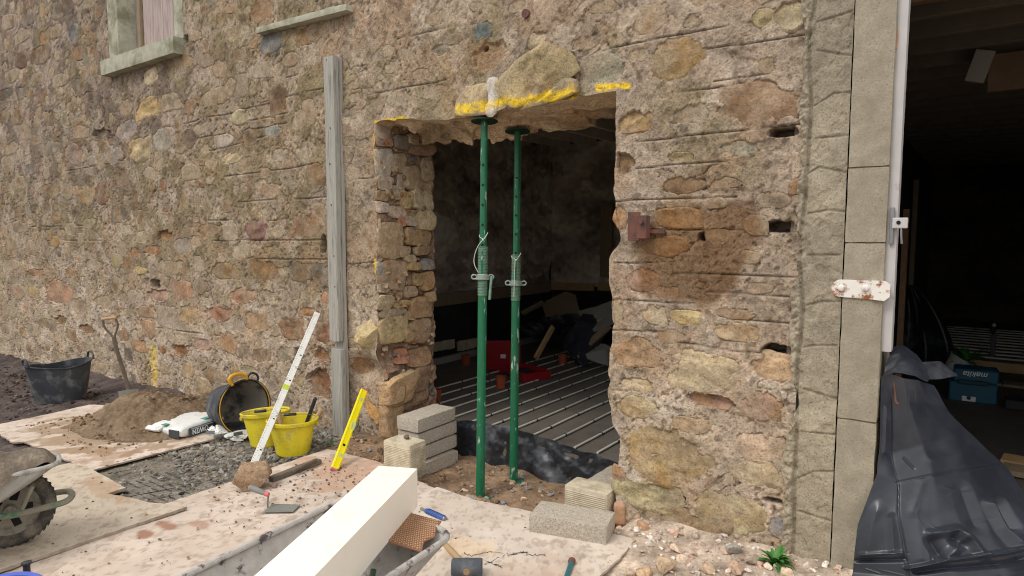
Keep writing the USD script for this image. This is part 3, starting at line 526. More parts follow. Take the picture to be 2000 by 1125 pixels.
# left cheek of the opening: exposed rubble in section
ny_, nzj = 84, 330
yj, zj = np.meshgrid(np.linspace(0, 0.66, ny_), np.linspace(-0.3, 2.6, nzj), indexing='ij')
yj, zj = yj.ravel(), zj.ravel()
JST = []
def J(ox, oy, sc, txt):
    for e in txt.split(';'):
        cx, cy, w, h, col, pr = e.split(); cx, cy, w, h = ox + float(cx) / sc, oy + float(cy) / sc, float(w) / sc, float(h) / sc
        c = X(cx, cy, XL); a = (X(cx + w / 2, cy, XL)[1] - X(cx - w / 2, cy, XL)[1]) / 2; b = (X(cx, cy - h / 2, XL)[2] - X(cx, cy + h / 2, XL)[2]) / 2
        rg = np.random.default_rng(3000 + len(JST)); th = np.arange(48) * 2 * np.pi / 48; us = np.concatenate([np.arange(4) * np.pi / 2 + rg.uniform(-.25, .25, 4), (np.arange(4) + .5) * np.pi / 2 + rg.uniform(-.3, .3, 4)]); kk = np.concatenate([rg.uniform(.92, 1.08, 4), rg.uniform(1.05, 1.4, 4)])
        R = 1 / np.maximum.reduce([(np.cos(th) * math.cos(u) / a + np.sin(th) * math.sin(u) / b) / q for u, q in zip(us, kk)]) * (1 + .015 * rg.normal(size=48))
        JST.append(dict(x=c[1], z=c[2], R=R * 1.05, rm=R.max(), col=hx(col), pr=float(pr) + rg.uniform(-.012, .022), seed=len(JST), size=R.mean()))
J(600, 50, 2.96, '435 600 90 110 a8998c .01;440 665 90 70 9c7a6c .012;540 680 82 75 40464a .03;440 800 108 155 b5ada2 .012;540 800 85 115 ab997f .012;655 715 135 65 7c5844 .015;600 660 62 52 9c8a70 .02;610 880 95 130 a9916f .01;690 830 62 140 a08c70 .01;665 1010 112 112 c9b898 .03;435 985 72 52 86683f .02;520 965 92 80 b7a58c .02;572 1010 52 92 bfa067 .02;530 1080 115 70 b8a494 .02;430 1050 80 60 bcaca0 .015;450 910 82 80 b2a89e .012;545 905 52 82 b2a698 .01;680 925 72 62 a8916c .01;640 560 120 70 7a6048 .01;600 1095 80 50 a89070 .02')
J(600, 400, 2.96, '475 210 150 205 a98d66 .02;640 185 150 92 a07c4a .02;672 90 102 100 c6ae86 .03;540 97 46 52 b05638 .01;590 95 62 52 b9a68c .01;610 355 72 42 bd9a5a .02;690 345 72 62 7e848a .02;495 405 170 160 9e7f60 .01;425 370 66 72 82878f .012;630 430 42 72 ab8448 .012;685 440 82 105 b3803e .02;450 565 92 78 b9a684 .02;548 572 92 42 c0a56e .02;660 590 112 122 a57a4a .012;500 622 165 42 9e8f76 .02;495 720 165 135 ac945f .05;582 740 52 92 a98a5c .015;655 730 102 145 9a7652 .01;550 855 62 42 ab5e40 .01;535 900 66 32 b0603e .012;640 880 132 92 a37146 .01;650 1000 112 132 9c7050 .01;510 1060 152 165 b38a58 .05;650 1100 112 92 957052 .01;600 640 60 50 a98660 .01;430 480 60 50 a8927a .01;590 500 60 60 9c8260 .01;560 270 60 60 a99274 .01;660 265 90 50 a07a58 .015;700 530 40 60 a8845a .01;590 310 60 40 b59c78 .02')
J(600, 745, 2.96, '470 190 110 240 b0895a .05;450 60 110 120 ad8453 .05;640 60 130 100 9a6f4c .01;570 120 80 80 96755a .01')
def jam_low(y, z): return 0.010 * f2(y, z, 3, 41, 3) + 0.035 * ss(0.72, 0.5, z) * ss(0.66, 0.2, y) - 0.03 * ss(0.62, 0.68, z) * ss(0.80, 0.72, z) * ss(0.5, 0.2, y)
dj = jam_low(yj, zj) + 0.008 * f2(yj, zj, 14, 42, 3) + 0.006 * f2(yj, zj, 40, 43, 2)
dj -= .016 * ss(.1, .5, f2(yj, zj, 8, 46, 3)); cj = np.tile(lin((160, 134, 112)), (len(yj), 1)) * (1 + 0.25 * f2(yj, zj, 9, 44, 4, .65))[:, None]
for s in JST:
    k = np.nonzero((np.abs(yj - s['x']) < s['rm'] * 1.4) & (np.abs(zj - s['z']) < s['rm'] * 1.4))[0]; q = rho(s, yj[k], zj[k]) + 0.05 * n2(yj[k], zj[k], 25, s['seed'])
    dj[k] -= 0.025 * ss(1.05, 0.95, q) + 0.02 * (1 - .7 * ss(.32, .2, yj[k]) * ss(.7, .8, zj[k])) * ss(0.16, 0.04, np.abs(q - 1.06)) * (0.5 + 0.5 * n2(yj[k], zj[k], 6, 5))
fade = ss(0.0, 0.03, yj); xe = edge_l(zj); yf = -(mortar_fields(xe[:1 * nzj], zj[:nzj])[0])
ycol = yj + np.tile(yf, ny_) * (1 - ss(0, 0.1, yj)) - 0.0
obj('cheek_mortar', trimesh.Trimesh(np.stack([xe + dj * fade, ycol, zj], 1), grid(ny_, nzj), process=False), 'mortar', wall, cj, True)
for s in JST:
    nt, nr = 26, 5; th = np.arange(nt) * 2 * np.pi / nt; R = np.interp(np.arange(nt) / nt * 48, np.arange(49), np.append(s['R'], s['R'][0])); fr = np.array([0.25, 0.5, 0.75, 0.93, 1.0, 1.06])
    y = np.concatenate([[s['x']], (s['x'] + fr[:, None] * R * np.cos(th)).ravel()]); z = np.concatenate([[s['z']], (s['z'] + fr[:, None] * R * np.sin(th)).ravel()]); f = np.concatenate([[0], np.repeat(fr, nt)])
    rg = np.random.default_rng(s['seed'] + 400); tilt = rg.uniform(-0.16, 0.16, 2)
    d = jam_low(y, z) + s['pr'] * (1 - .7 * ss(.34, .2, s['x']) * ss(.7, .8, s['z'])) + (.35 if s['x'] < .25 and s['z'] > .75 else 1) * (tilt[0] * (y - s['x']) + tilt[1] * (z - s['z'])) + 0.004 * f2(y, z, 16, s['seed'], 3) - 0.002 * ss(0.9, 1.0, f) - 0.05 * ss(1.0, 1.06, f)
    y = np.maximum(y, 0.0); d = d * ss(-0.004, 0.02, y) + 0.002; c = s['col'] * (1 + 0.22 * f2(y, z, 14, s['seed'] + 3, 3))[:, None]; b = ss(0.15, 0.6, f2(y, z, 7, s['seed'] + 6, 2))[:, None] * 0.3; c = c * (1 - b) + lin((168, 130, 88)) * b; c = c * .62 + lin((188, 172, 150)) * .38
    F = [np.stack([np.zeros(nt, int), 1 + np.arange(nt), 1 + (np.arange(nt) + 1) % nt], 1)]
    for i in range(len(fr) - 1):
        j = np.arange(nt); q = np.stack([1 + i * nt + j, 1 + (i + 1) * nt + j, 1 + (i + 1) * nt + (j + 1) % nt, 1 + i * nt + (j + 1) % nt], 1); F += [q[:, [0, 1, 2]], q[:, [0, 2, 3]]]
    obj('stone', trimesh.Trimesh(np.stack([edge_l(z) + d, y, z], 1), np.vstack(F), process=False), 'stone', wall, np.clip(c, 0.02, 0.8), 40)
_g = np.random.default_rng(77); V, C = [], []
for k in range(150):
    y, z = _g.uniform(.05, .62), _g.uniform(.1, 2.4); r = _g.uniform(.012, .04); q = rock((r * 1.6, r * 1.6, r * 1.1), 600 + k, 2, .4, .1); q = mv(q, (float(edge_l(np.array([z]))[0]) + .006, y, z), Rx(_g.uniform(0, 6)) @ Rz(_g.uniform(0, 6))); V.append(q); C.append(np.tile(hx(['a88a66', 'b8a184', '8d7256', 'a5704c', '7b7c7c', 'c0ac8c'][k % 6]), (len(q.vertices), 1)))
obj('small_stones', cat_(V), 'stone', wall, np.vstack(C), 35, kind='stuff')
# underside of the stones over the opening
nxs, nys = 420, 130
xs_, ys_ = (q.ravel() for q in np.meshgrid(np.linspace(XL - 0.02, XR + 0.03, nxs), np.linspace(0, 0.66, nys), indexing='ij'))
rgh = 0.35 + 0.9 * ss(-2.75, -3.2, xs_)
_g = np.random.default_rng(51); _pt = np.stack([_g.uniform(XL, XR, 90), _g.uniform(0, .66, 90)], 1); _hh, _tl = _g.uniform(-.045, .035, 90), _g.uniform(-.35, .35, (90, 2))
wx_, wy_ = xs_ + .02 * f2(xs_, ys_, 9, 55, 3), ys_ + .02 * f2(xs_, ys_, 9, 56, 3); _i = cKDTree(_pt).query(np.stack([wx_, wy_], 1))[1]; cell_ = _hh[_i] + _tl[_i, 0] * (xs_ - _pt[_i, 0]) + _tl[_i, 1] * (ys_ - _pt[_i, 1])
zz = edge_t(xs_) + ss(0.02, 0.24, ys_) * (rgh * (0.022 * f2(xs_, ys_, 5, 52, 5, 0.6) + 0.9 * cell_) - 0.03 * ss(0.2, 0.66, ys_) - 0.04 * ss(-2.4, -3.0, xs_) * ss(-3.8, -3.4, xs_) * ss(0.3, 0.6, ys_) + 0.02 * ss(-2.4, -1.9, xs_) * ss(0.2, 0.6, ys_)); zz = np.minimum(zz, edge_t(xs_) + .012)
cs = np.tile(lin((208, 184, 154)), (len(xs_), 1)) * (1 + 0.3 * f2(xs_, ys_, 5, 53, 4, .65))[:, None]; b = ss(0.1, 0.5, f2(xs_, ys_, 2.5, 54, 2))[:, None] * 0.5; cs = cs * (1 - b) + lin((172, 134, 98)) * b
yfs = -mortar_fields(xs_.reshape(nxs, nys)[:, 0], zz.reshape(nxs, nys)[:, 0])[0]
ysx = ys_ + np.repeat(yfs, nys) * (1 - ss(0, 0.1, ys_))
obj('broken_soffit', trimesh.Trimesh(np.stack([xs_, ysx, zz], 1), grid(nxs, nys), process=False), 'mortar', wall, np.clip(cs, 0.02, 0.8), True)
# right cheek (faces away from the camera)
yr, zr = (q.ravel() for q in np.meshgrid(np.linspace(0, 0.64, 30), np.linspace(-0.3, 2.5, 160), indexing='ij'))
obj('cheek_mortar', trimesh.Trimesh(np.stack([edge_r(zr) + 0.01 * f2(yr, zr, 12, 61, 3) * ss(0, .05, yr), yr - 0.0 + np.tile(-mortar_fields(edge_r(zr[:160]), zr[:160])[0], 30) * (1 - ss(0, .1, yr)), zr], 1), grid(30, 160, flip=True), process=False), 'mortar', wall, np.tile(lin((160, 135, 112)), (len(yr), 1)), True)
# quoin that still stands proud at the broken corner
q = rock((0.34, 0.36, 0.29), 11, 4, 0.55, 0.10); cq = np.tile(hx('b7a47c'), (len(q.vertices), 1)) * (1 + 0.25 * n3(q.vertices, 9, 3))[:, None]
obj('stone', mv(q, (-4.015, 0.075, 0.885)), 'stone', wall, cq, True)
q = rock((0.34, 0.34, 0.50), 23, 4, 0.6, 0.10); cq = np.tile(hx('b58c5a'), (len(q.vertices), 1)) * (1 + 0.25 * n3(q.vertices, 8, 4))[:, None]
obj('stone', mv(q, (-3.99, 0.19, 0.24)), 'stone', wall, cq, True)

# dressed margin of the big doorway
nxp, nzp = 58, 620
xp, zp = (q.ravel() for q in np.meshgrid(np.linspace(-0.84, -0.583, nxp), np.linspace(-0.3, 3.0, nzp), indexing='ij'))
ARC = [[(1596, 42), (1663, 22)], [(1596, 98), (1663, 108)], [(1591, 206), (1629, 182), (1670, 179)], [(1592, 270), (1667, 262)], [(1579, 338), (1599, 326), (1667, 339)], [(1579, 417), (1616, 410), (1663, 414)], [(1577, 498), (1640, 498)], [(1575, 596), (1606, 589), (1640, 589)], [(1570, 679), (1589, 675), (1633, 675)], [(1570, 760), (1640, 782)], [(1565, 843), (1633, 850)], [(1559, 934), (1589, 921), (1630, 921)], [(1559, 998), (1623, 1018)]]
dp = 0.018 + 0.0035 * f2(xp, zp, 4, 71, 4) + 0.0022 * f2(xp, zp, 26, 72, 3) - 0.005 * ss(.45, .7, f2(xp, zp, 14, 76, 3)); cp = np.tile(lin((150, 140, 122)), (len(xp), 1)) * (1 + 0.18 * f2(xp, zp, 4, 73, 5, .65))[:, None]
w = ss(1.4, 0.2, zp)[:, None] * 0.6; cp = cp * (1 - w) + lin((160, 148, 127)) * w
for i, a in enumerate(ARC):
    q = np.array([W(*p, -0.02) for p in a])[:, [0, 2]]; g = ss(0.008, 0.002, segd(xp, zp, q) + 0.002 * n2(xp, zp, 30, i)); dp -= 0.006 * g; cp = cp * (1 - 0.5 * g[:, None]) + lin((80, 72, 58)) * 0.5 * g[:, None]
g = ss(0.012, 0.004, np.abs(xp + 0.762 + 0.012 * n2(zp, zp * 0, 5, 2))); sm_ = -0.792 + .022 * f2(zp, zp * 0, 3.5, 77, 4, .65) - .012; dp += 0.016 * ss(0.05, 0.0, np.abs(xp + 0.785)) * (0.3 + 1.3 * np.abs(f2(xp, zp, 11, 75, 4, .65))) - 0.012 * g; cp = cp * (1 - 0.4 * g[:, None]) + lin((98, 92, 74)) * 0.4 * g[:, None]
dp -= .06 * ss(sm_ + .004, sm_ - .010, xp)
obj('render_margin', trimesh.Trimesh(np.stack([xp, -dp, zp], 1), grid(nxp, nzp), process=False), 'render_coat', wall, cp, True)
zj_ = [-0.3, W(1680, 820)[2], W(1690, 474)[2], W(1700, 327)[2], 3.05]
for i, (z0, z1) in enumerate(zip(zj_[:-1], zj_[1:])):
    m = roughbox(0.172, 0.42, z1 - z0 - 0.003, 80 + i, 0.025, 0.004, 0.006, 9); obj('dressed_stone', mv(m, (-0.492, 0.182, (z0 + z1) / 2)), 'ashlar', wall, None, 40)
obj('joint_filling', cb(-0.575, -0.409, -0.022, 0.38, -0.3, 3.05), 'mortar_heap', wall, lin((112, 102, 82)), False)

# upper window, boarded, with its stone surround
win = obj('window', cb(WIN[0] + 0.10, WIN[1] - 0.02, 0.16, 0.19, WIN[2], 5.1), 'pink_board', wall, None, False)
for i in range(4):
    x0 = WIN[0] + 0.42 + i * 0.22; obj('board', cbox(0.215, 0.02, 1.5, 0.003, (x0 + 0.11, 0.142, 4.36)), 'pink_board', win)
obj('sill', mv(roughbox(1.66, 0.30, 0.17, 91, 0.05, 0.006, 0.012, 8), (-7.50, 0.04, 3.535)), 'sill_stone', win, None, 40)
obj('jamb', mv(roughbox(0.24, 0.34, 1.55, 92, 0.05, 0.006, 0.012, 8), (-8.13, 0.13, 4.39)), 'sill_stone', win, None, 40)
obj('jamb', mv(roughbox(0.18, 0.30, 1.55, 93, 0.05, 0.006, 0.012, 8), (-6.74, 0.14, 4.39)), 'sill_stone', win, None, 40)
obj('frame', cbox(0.07, 0.05, 1.5, 0.004, (WIN[0] + 0.36, 0.13, 4.36)), 'old_timber', win)
a, b = W(500, 60, -0.06), W(678, 13, -0.06)
m = roughbox(abs(b[0] - a[0]), 0.16, 0.055, 95, 0.03, 0.006, 0.01, 9); obj('ledge', mv(m, ((a[0] + b[0]) / 2, 0.01, (a[2] + b[2]) / 2), Ry(-math.atan2(b[2] - a[2], b[0] - a[0]))), 'sill_stone', wall, None, 40)
# rusty pintle plate let into the wall by the opening, with a second plate and bolt
pin = thing('iron_bracket', 'rusty iron hinge bracket let into the wall right of the opening', 'bracket', W(1243, 442, -0.03))
obj('plate', cbox(0.075, 0.012, 0.165, 0.002, (-0.015, 0.0, 0.0)), 'rust', pin); obj('lug', cbox(0.06, 0.055, 0.13, 0.003, (0.052, -0.02, -0.005)), 'rust', pin)
obj('bolt', mv(trimesh.creation.cylinder(0.013, 0.02, sections=8), (0.055, -0.055, 0.025), Rx(math.pi / 2)), 'rust', pin); obj('tang', cbox(0.10, 0.02, 0.022, 0.002, (0.12, 0.01, -0.03)), 'rust', pin)
p = W(1030, 28, -0.01); solo('iron_stud', mv(trimesh.creation.cylinder(0.028, 0.05, sections=14), p, Rx(math.pi / 2)), 'rust', 'round rusty iron boss high on the wall above the doorway', 'iron boss')
# ---------------------------------------------------------------- ground: one sheet to the horizon
def zslope(x): return -0.26 * ss(-4.6, -12.5, x)
def outward(a, b, step, n, far):
    g = step * np.cumsum(1.45 ** np.arange(n)); g = g[g < far]
    return np.concatenate([a - np.append(g, far)[::-1], np.arange(a, b + 1e-6, step), b + np.append(g, far)])
gx, gy = outward(-13.0, 1.2, 0.033, 40, 1800), outward(-3.4, 0.6, 0.033, 40, 1800)
PX, PY = (q.ravel() for q in np.meshgrid(gx, gy, indexing='ij'))
near = ss(1.0, 0.0, np.maximum(np.maximum(-13 - PX, PX - 1.2), np.maximum(-3.4 - PY, PY - 0.6)))
def dirt_lump(x, y): return 0.012 * f2(x, y, 3, 81, 3) + 0.010 * f2(x, y, 14, 82, 3)
def gz(x, y):
    z = zslope(x) - 0.022 + dirt_lump(x, y) * (0.5 + 0.9 * ss(-5.0, -6.0, x))
    z = z + 0.05 * ss(-0.5, 0.0, y) * ss(-4.6, -5.4, x)                                       # soil banked on the wall foot
    pit = ss(-3.75, -3.55, x) * ss(-1.62, -1.78, x) * ss(-0.42, -0.22, y); z = z - pit * (0.105 - 0.02 * f2(x, y, 6, 83, 3))
    rub = ss(-1.75, -1.35, x) * ss(-1.25, -0.25, y); z = z + rub * (0.05 + 0.02 * f2(x, y, 5, 84, 3))
    z = z + 0.05 * ss(-4.35, -4.1, x) * ss(-3.6, -3.8, x) * ss(-0.45, -0.1, y)
    return z - 0.25 * ss(0.5, 0.62, y)
PZ = gz(PX, PY) * near + (1 - near) * (-0.28)
soil, grav, dust, dirt = (lin(c) for c in ((84, 74, 70), (122, 114, 103), (190, 172, 154), (144, 120, 96)))
cg = np.tile(soil, (len(PX), 1)); w = (ss(-5.7, -5.2, PX + 0.2 * f2(PX, PY, 2, 85, 2)))[:, None]; cg = cg * (1 - w) + grav * w
w = np.maximum(ss(-4.35, -3.9, PX) * ss(-1.6, -1.8, PX) * ss(-0.75, -0.3, PY), ss(-3.7, -3.5, PX) * ss(-1.6, -1.75, PX) * ss(-0.5, -0.3, PY))[:, None]; cg = cg * (1 - w) + dirt * w
w = (ss(-1.9, -1.6, PX + 0.1 * f2(PX, PY, 4, 86, 2)) * ss(-1.9, -1.4, PY + 0.0 * PX))[:, None]; cg = cg * (1 - w) + dust * w
cg = cg * (1 + 0.28 * f2(PX, PY, 7, 87, 4, .65))[:, None]
struct('ground', trimesh.Trimesh(np.stack([PX, PY, PZ], 1), grid(len(gx), len(gy)), process=False), 'soil', np.clip(cg, .02, .8), True)

# interior: floors, walls, ceilings of the two rooms
def slab(name, x0, x1, y0, y1, z0, z1, m, cd=None, kind='structure'): return struct(name, cb(x0, x1, y0, y1, z0, z1), m, cd, False, kind)
slab('floor', -5.6, -1.0, 0.47, 5.1, -0.35, 0.085, 'slab_floor', lin((98, 92, 84)))
slab('floor', -0.98, 6.0, 0.05, 11.2, -0.35, -0.012, 'slab_floor', lin((88, 82, 76)))
room = thing('building_shell', 'dark inner rooms of the old stone building with bare joists and rough walls', 'building', (0, 0, 0))
def iwall(name, P, base, amp, seed, flip=False):
    a, b = P.shape[:2]; U = np.linalg.norm(P - P[:1], axis=-1).ravel(); V = P[..., 2].ravel()
    n = np.cross(P[1, 0] - P[0, 0], P[0, 1] - P[0, 0]); n /= np.linalg.norm(n); n = -n if flip else n
    q = P.reshape(-1, 3) + n * (amp * f2(U, V, 2.5, seed, 4))[:, None]
    c = np.tile(lin(base), (len(U), 1)) * (1 + 0.35 * f2(U * .6, V, 3, seed + 2, 5, .7))[:, None]; k = ss(0.2, 0.5, f2(U * .7, V * 1.3, 3.7, seed + 4, 4, .65))[:, None] * 0.45; c = c * (1 - k) + lin((96, 80, 68)) * k
    cr = ss(0.03, 0.008, np.abs(U - 1.15 - 0.18 * n2(V, V * 0, 1.6, seed)))[:, None] * ss(0.4, 0.9, V)[:, None] * 0.8 if seed == 90 else 0; c = c * (1 - cr) + lin((30, 26, 24)) * cr
    obj(name, trimesh.Trimesh(q, grid(a, b, flip=flip), process=False), 'interior_wall', room, np.clip(c, .01, .7), True)
def plane(o, u, v, nu, nv): return np.asarray(o, float) + np.linspace(0, 1, nu)[:, None, None] * np.asarray(u, float) + np.linspace(0, 1, nv)[None, :, None] * np.asarray(v, float)
iwall('side_wall', plane((-5.5, 0.6, 0.0), (0, 4.4, 0), (0, 0, 3.0), 260, 180), (205, 192, 176), 0.03, 90, True)
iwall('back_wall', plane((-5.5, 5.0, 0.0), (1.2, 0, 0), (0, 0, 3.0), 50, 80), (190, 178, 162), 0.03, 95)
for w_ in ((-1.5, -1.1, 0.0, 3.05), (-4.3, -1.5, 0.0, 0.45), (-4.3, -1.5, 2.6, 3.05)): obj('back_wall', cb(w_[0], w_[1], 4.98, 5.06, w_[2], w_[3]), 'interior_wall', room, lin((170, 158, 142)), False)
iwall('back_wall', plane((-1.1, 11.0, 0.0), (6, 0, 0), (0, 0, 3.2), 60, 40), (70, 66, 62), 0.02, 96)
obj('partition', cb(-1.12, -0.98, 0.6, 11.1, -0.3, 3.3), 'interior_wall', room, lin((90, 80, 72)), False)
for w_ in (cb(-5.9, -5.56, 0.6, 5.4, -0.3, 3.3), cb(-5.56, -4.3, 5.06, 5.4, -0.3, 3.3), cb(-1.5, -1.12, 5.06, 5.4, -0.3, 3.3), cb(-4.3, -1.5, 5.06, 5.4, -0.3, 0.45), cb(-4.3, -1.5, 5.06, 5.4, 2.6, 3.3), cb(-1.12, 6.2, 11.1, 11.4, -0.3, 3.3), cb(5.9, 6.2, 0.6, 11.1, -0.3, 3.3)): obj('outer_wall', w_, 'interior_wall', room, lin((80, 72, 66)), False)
for w_ in (cb(-5.9, -1.12, 0.62, 5.4, 3.12, 3.2), cb(-1.12, 6.2, 0.62, 11.4, 3.06, 3.2)): obj('upper_floor', w_, 'dark_joist', room, None, False)
obj('roof_slab', cb(-12.9, 6.2, 0.1, 11.4, 5.25, 5.4), 'joist', room, None, False)
for i in range(9):
    y = 0; x = -5.2 + i * 0.45; obj('joist', cbox(0.055, 4.3, 0.2, 0.004, (x, 2.85, 3.015)), 'joist', room)
for i in range(24):
    obj('joist', cbox(4.6, 0.055, 0.21, 0.004, (1.3, 0.80 + i * 0.42, 2.95)), 'dark_joist', room)
obj('rotten_lintel', mv(roughbox(3.0, 0.14, 0.22, 31, 0.06, 0.012, 0.02, 6), (0.95, 0.34, 2.93)), 'old_timber', room, None, 40)
obj('rotten_lintel', mv(roughbox(3.0, 0.14, 0.18, 32, 0.06, 0.012, 0.02, 6), (0.95, 0.55, 2.95)), 'old_brown', room, None, 40)
# ---------------------------------------------------------------- boards laid over the ground
def board_cd(v, base, seed, dirt):
    x, y = v[:, 0], v[:, 1]
    c = np.tile(lin(base), (len(x), 1)) * (1 + 0.07 * f2(x, y, 2.5, seed, 4, .6))[:, None]
    for s, sc, th, col, k in ((1, 4, 0.42, (172, 154, 138), .3), (2, 17, 0.60, (140, 120, 102), .45), (3, 1.8, 0.2, (190, 173, 157), .35), (4, 40, 0.74, (120, 104, 88), .4)):
        a = ss(th - 0.06 - 0.25 * dirt(x, y), th + 0.22, f2(x, y, sc, seed + s, 4, .62))[:, None] * k; c = c * (1 - a) + lin(col) * a
    return c
def board(poly, z0, t, base, seed, dirt, label, stain=None, group='sheets of board laid over the ground', edge=0.024):
    m = prism(poly, 0, t); m = trimesh.Trimesh(m.vertices, m.faces).subdivide_to_size(edge, max_iter=12) if False else m
    v, f = trimesh.remesh.subdivide_to_size(m.vertices, m.faces, edge, max_iter=14); v = np.array(v)
    jag = ss(0.0, 1.0, 1.0) * 0.004 * f2(v[:, 0], v[:, 1], 30, seed, 2); v[:, 0] += jag; v[:, 1] += 0.004 * f2(v[:, 0], v[:, 1], 26, seed + 7, 2)
    c = board_cd(v, base, seed, dirt); top = v[:, 2] > t * 0.9
    if stain is not None:
        for (sx, sy, rx, ry, col, k) in stain:
            q = np.hypot((v[:, 0] - sx) / rx, (v[:, 1] - sy) / ry) + 0.45 * f2(v[:, 0], v[:, 1], 9, seed + 9, 4); a = ss(0.95, 0.7, q)[:, None] * k; c = c * (1 - a) + lin(col) * a
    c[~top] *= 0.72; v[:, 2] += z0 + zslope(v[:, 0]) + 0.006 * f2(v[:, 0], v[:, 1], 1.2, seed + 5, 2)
    return solo('board_sheet', trimesh.Trimesh(v, f, process=False), 'ply', label, 'board', group, np.clip(c, .02, .8), False)
g2 = lambda *p: [tuple(G(a, b)[:2]) for a, b in p]
PINK = (196, 181, 167)
board([(-7.25, -0.80), (-7.15, -1.62), (-6.64, -1.70), (-6.30, -1.72), (-6.26, -1.66), (-5.05, -1.64), (-5.0, -0.45), (-6.0, -0.35)], 0.0, 0.012, PINK, 201, lambda x, y: 0.6 * ss(1.0, 0.5, np.hypot(x + 6.0, y + 1.0)) + .15, 'pinkish board under the sand heap by the wall', [(-6.0, -0.98, 1.0, 0.78, (146, 123, 98), .85), (-5.3, -1.45, .3, .2, (150, 120, 95), .6)])
board([(-5.25, -3.0), (-5.25, -1.70), (-5.06, -1.655), (-4.44, -1.665), (-4.43, -1.775), (-4.06, -1.68), (-3.83, -1.585), (-3.835, -2.05), (-3.82, -3.0)], 0.020, 0.018, (180, 167, 149), 211, lambda x, y: 0.28 + 0 * x, 'cut board sheet with a notched corner under the loaded wheelbarrow', [(-4.5, -1.75, .35, .1, (160, 132, 104), .6)])
board([(-4.06, -3.0), (-4.03, -1.62), (-4.07, -0.36), (-3.55, -0.33), (-3.2, -0.40), (-2.84, -0.45), (-2.83, -3.0)], 0.0, 0.012, PINK, 221, lambda x, y: 0.5 * ss(-2.0, -0.6, y) + 0.12, 'wide pinkish board carrying the brown stone, trowel and spirit level', [(-3.70, -1.76, .10, .05, (150, 110, 90), .9), (-3.69, -1.88, .07, .05, (146, 106, 86), .9), (-3.58, -1.64, .12, .035, (160, 124, 104), .7), (-3.85, -2.0, .05, .05, (176, 140, 120), .6), (-3.5, -0.6, .55, .28, (176, 138, 112), .6), (-3.9, -2.0, .1, .1, (190, 165, 146), .5)])
board([(-2.86, -3.0), (-2.86, -0.43), (-2.5, -0.455), (-2.22, -0.39), (-1.49, -0.335), (-1.46, -0.6), (-1.44, -3.0)], 0.004, 0.014, (204, 191, 177), 231, lambda x, y: 0.10 + .3 * ss(-1.8, -1.5, x), 'cleaner board in front of the opening under the single concrete block', [(-2.2, -0.95, .22, .1, (226, 190, 140), .3), (-1.75, -1.0, .25, .2, (186, 160, 140), .4)])

# ---------------------------------------------------------------- loose stuff
def scatter(pts, r0, r1, seed, flat=0.55, sub=1, z=None, cols=None, tilt=0.5):
    rg = np.random.default_rng(seed); base = [trimesh.creation.icosphere(sub) for _ in range(1)][0]; V, F, C = [], [], []; bv, bf = np.array(base.vertices), np.array(base.faces)
    shapes = []
    for k in range(12):
        v = bv.copy()
        for _ in range(7):
            d = rg.normal(size=3); d /= np.linalg.norm(d); v = v - np.maximum(v @ d - rg.uniform(.45, .8), 0)[:, None] * d
        shapes.append(v * (1 + .1 * rg.normal(size=(len(v), 1))))
    for i, (x, y) in enumerate(pts):
        r = r0 + (r1 - r0) * rg.uniform() ** 2.2; R = Rz(rg.uniform(0, 6.3)) @ Rx(rg.normal() * tilt * .5) @ Ry(rg.normal() * tilt * .5)
        v = shapes[rg.integers(12)] * [r, r * rg.uniform(.6, 1), r * flat * rg.uniform(.6, 1.2)]
        V.append(v @ R.T + [x, y, (z(x, y) if z else 0) + r * flat * .35]); F.append(bf + i * len(bv)); c = lin(cols[rg.integers(len(cols))]) * rg.uniform(.75, 1.25); C.append(np.tile(c, (len(bv), 1)))
    return trimesh.Trimesh(np.vstack(V), np.vstack(F), process=False), np.clip(np.vstack(C), .01, .8)

def inpoly(P, poly):
    P = np.asarray(P); x, y = P[:, 0], P[:, 1]; r = np.zeros(len(P), bool); q = np.asarray(poly)
    for (a, b), (c, d) in zip(q, np.roll(q, -1, 0)): r ^= ((b > y) != (d > y)) & (x < (c - a) * (y - b) / (d - b + 1e-12) + a)
    return r
def pick(n, poly, seed):
    rg = np.random.default_rng(seed); q = np.asarray(poly); P = rg.uniform(q.min(0), q.max(0), (n, 2)); return P[inpoly(P, poly)]
GRAV = [(-5.1, -1.72), (-4.35, -1.80), (-4.0, -1.70), (-3.98, -0.30), (-4.35, -0.02), (-5.15, -0.02), (-5.08, -0.9)]
def zg(x, y): return float(gz(np.array([x]), np.array([y]))[0])
greys = [(126, 121, 113), (110, 106, 99), (142, 136, 124), (120, 111, 98), (150, 145, 136), (130, 117, 102), (100, 97, 94)]
P = pick(5200, GRAV, 301); near_ = P[:, 1] + 0.35 * (P[:, 0] + 4.5) < -1.28
m, c = scatter(P[~near_], 0.010, 0.034, 302, .6, 1, lambda x, y: -0.022 - .002, greys)
struct('gravel', m, 'stone', c, False, 'stuff')
m, c = scatter(pick(260, [(-5.1, -1.72), (-4.0, -1.72), (-4.0, -1.1), (-5.1, -1.1)], 303), 0.005, 0.020, 304, .5, 1, lambda x, y: 0.0, greys)
struct('gravel_fines', m, 'stone', c, False, 'stuff')
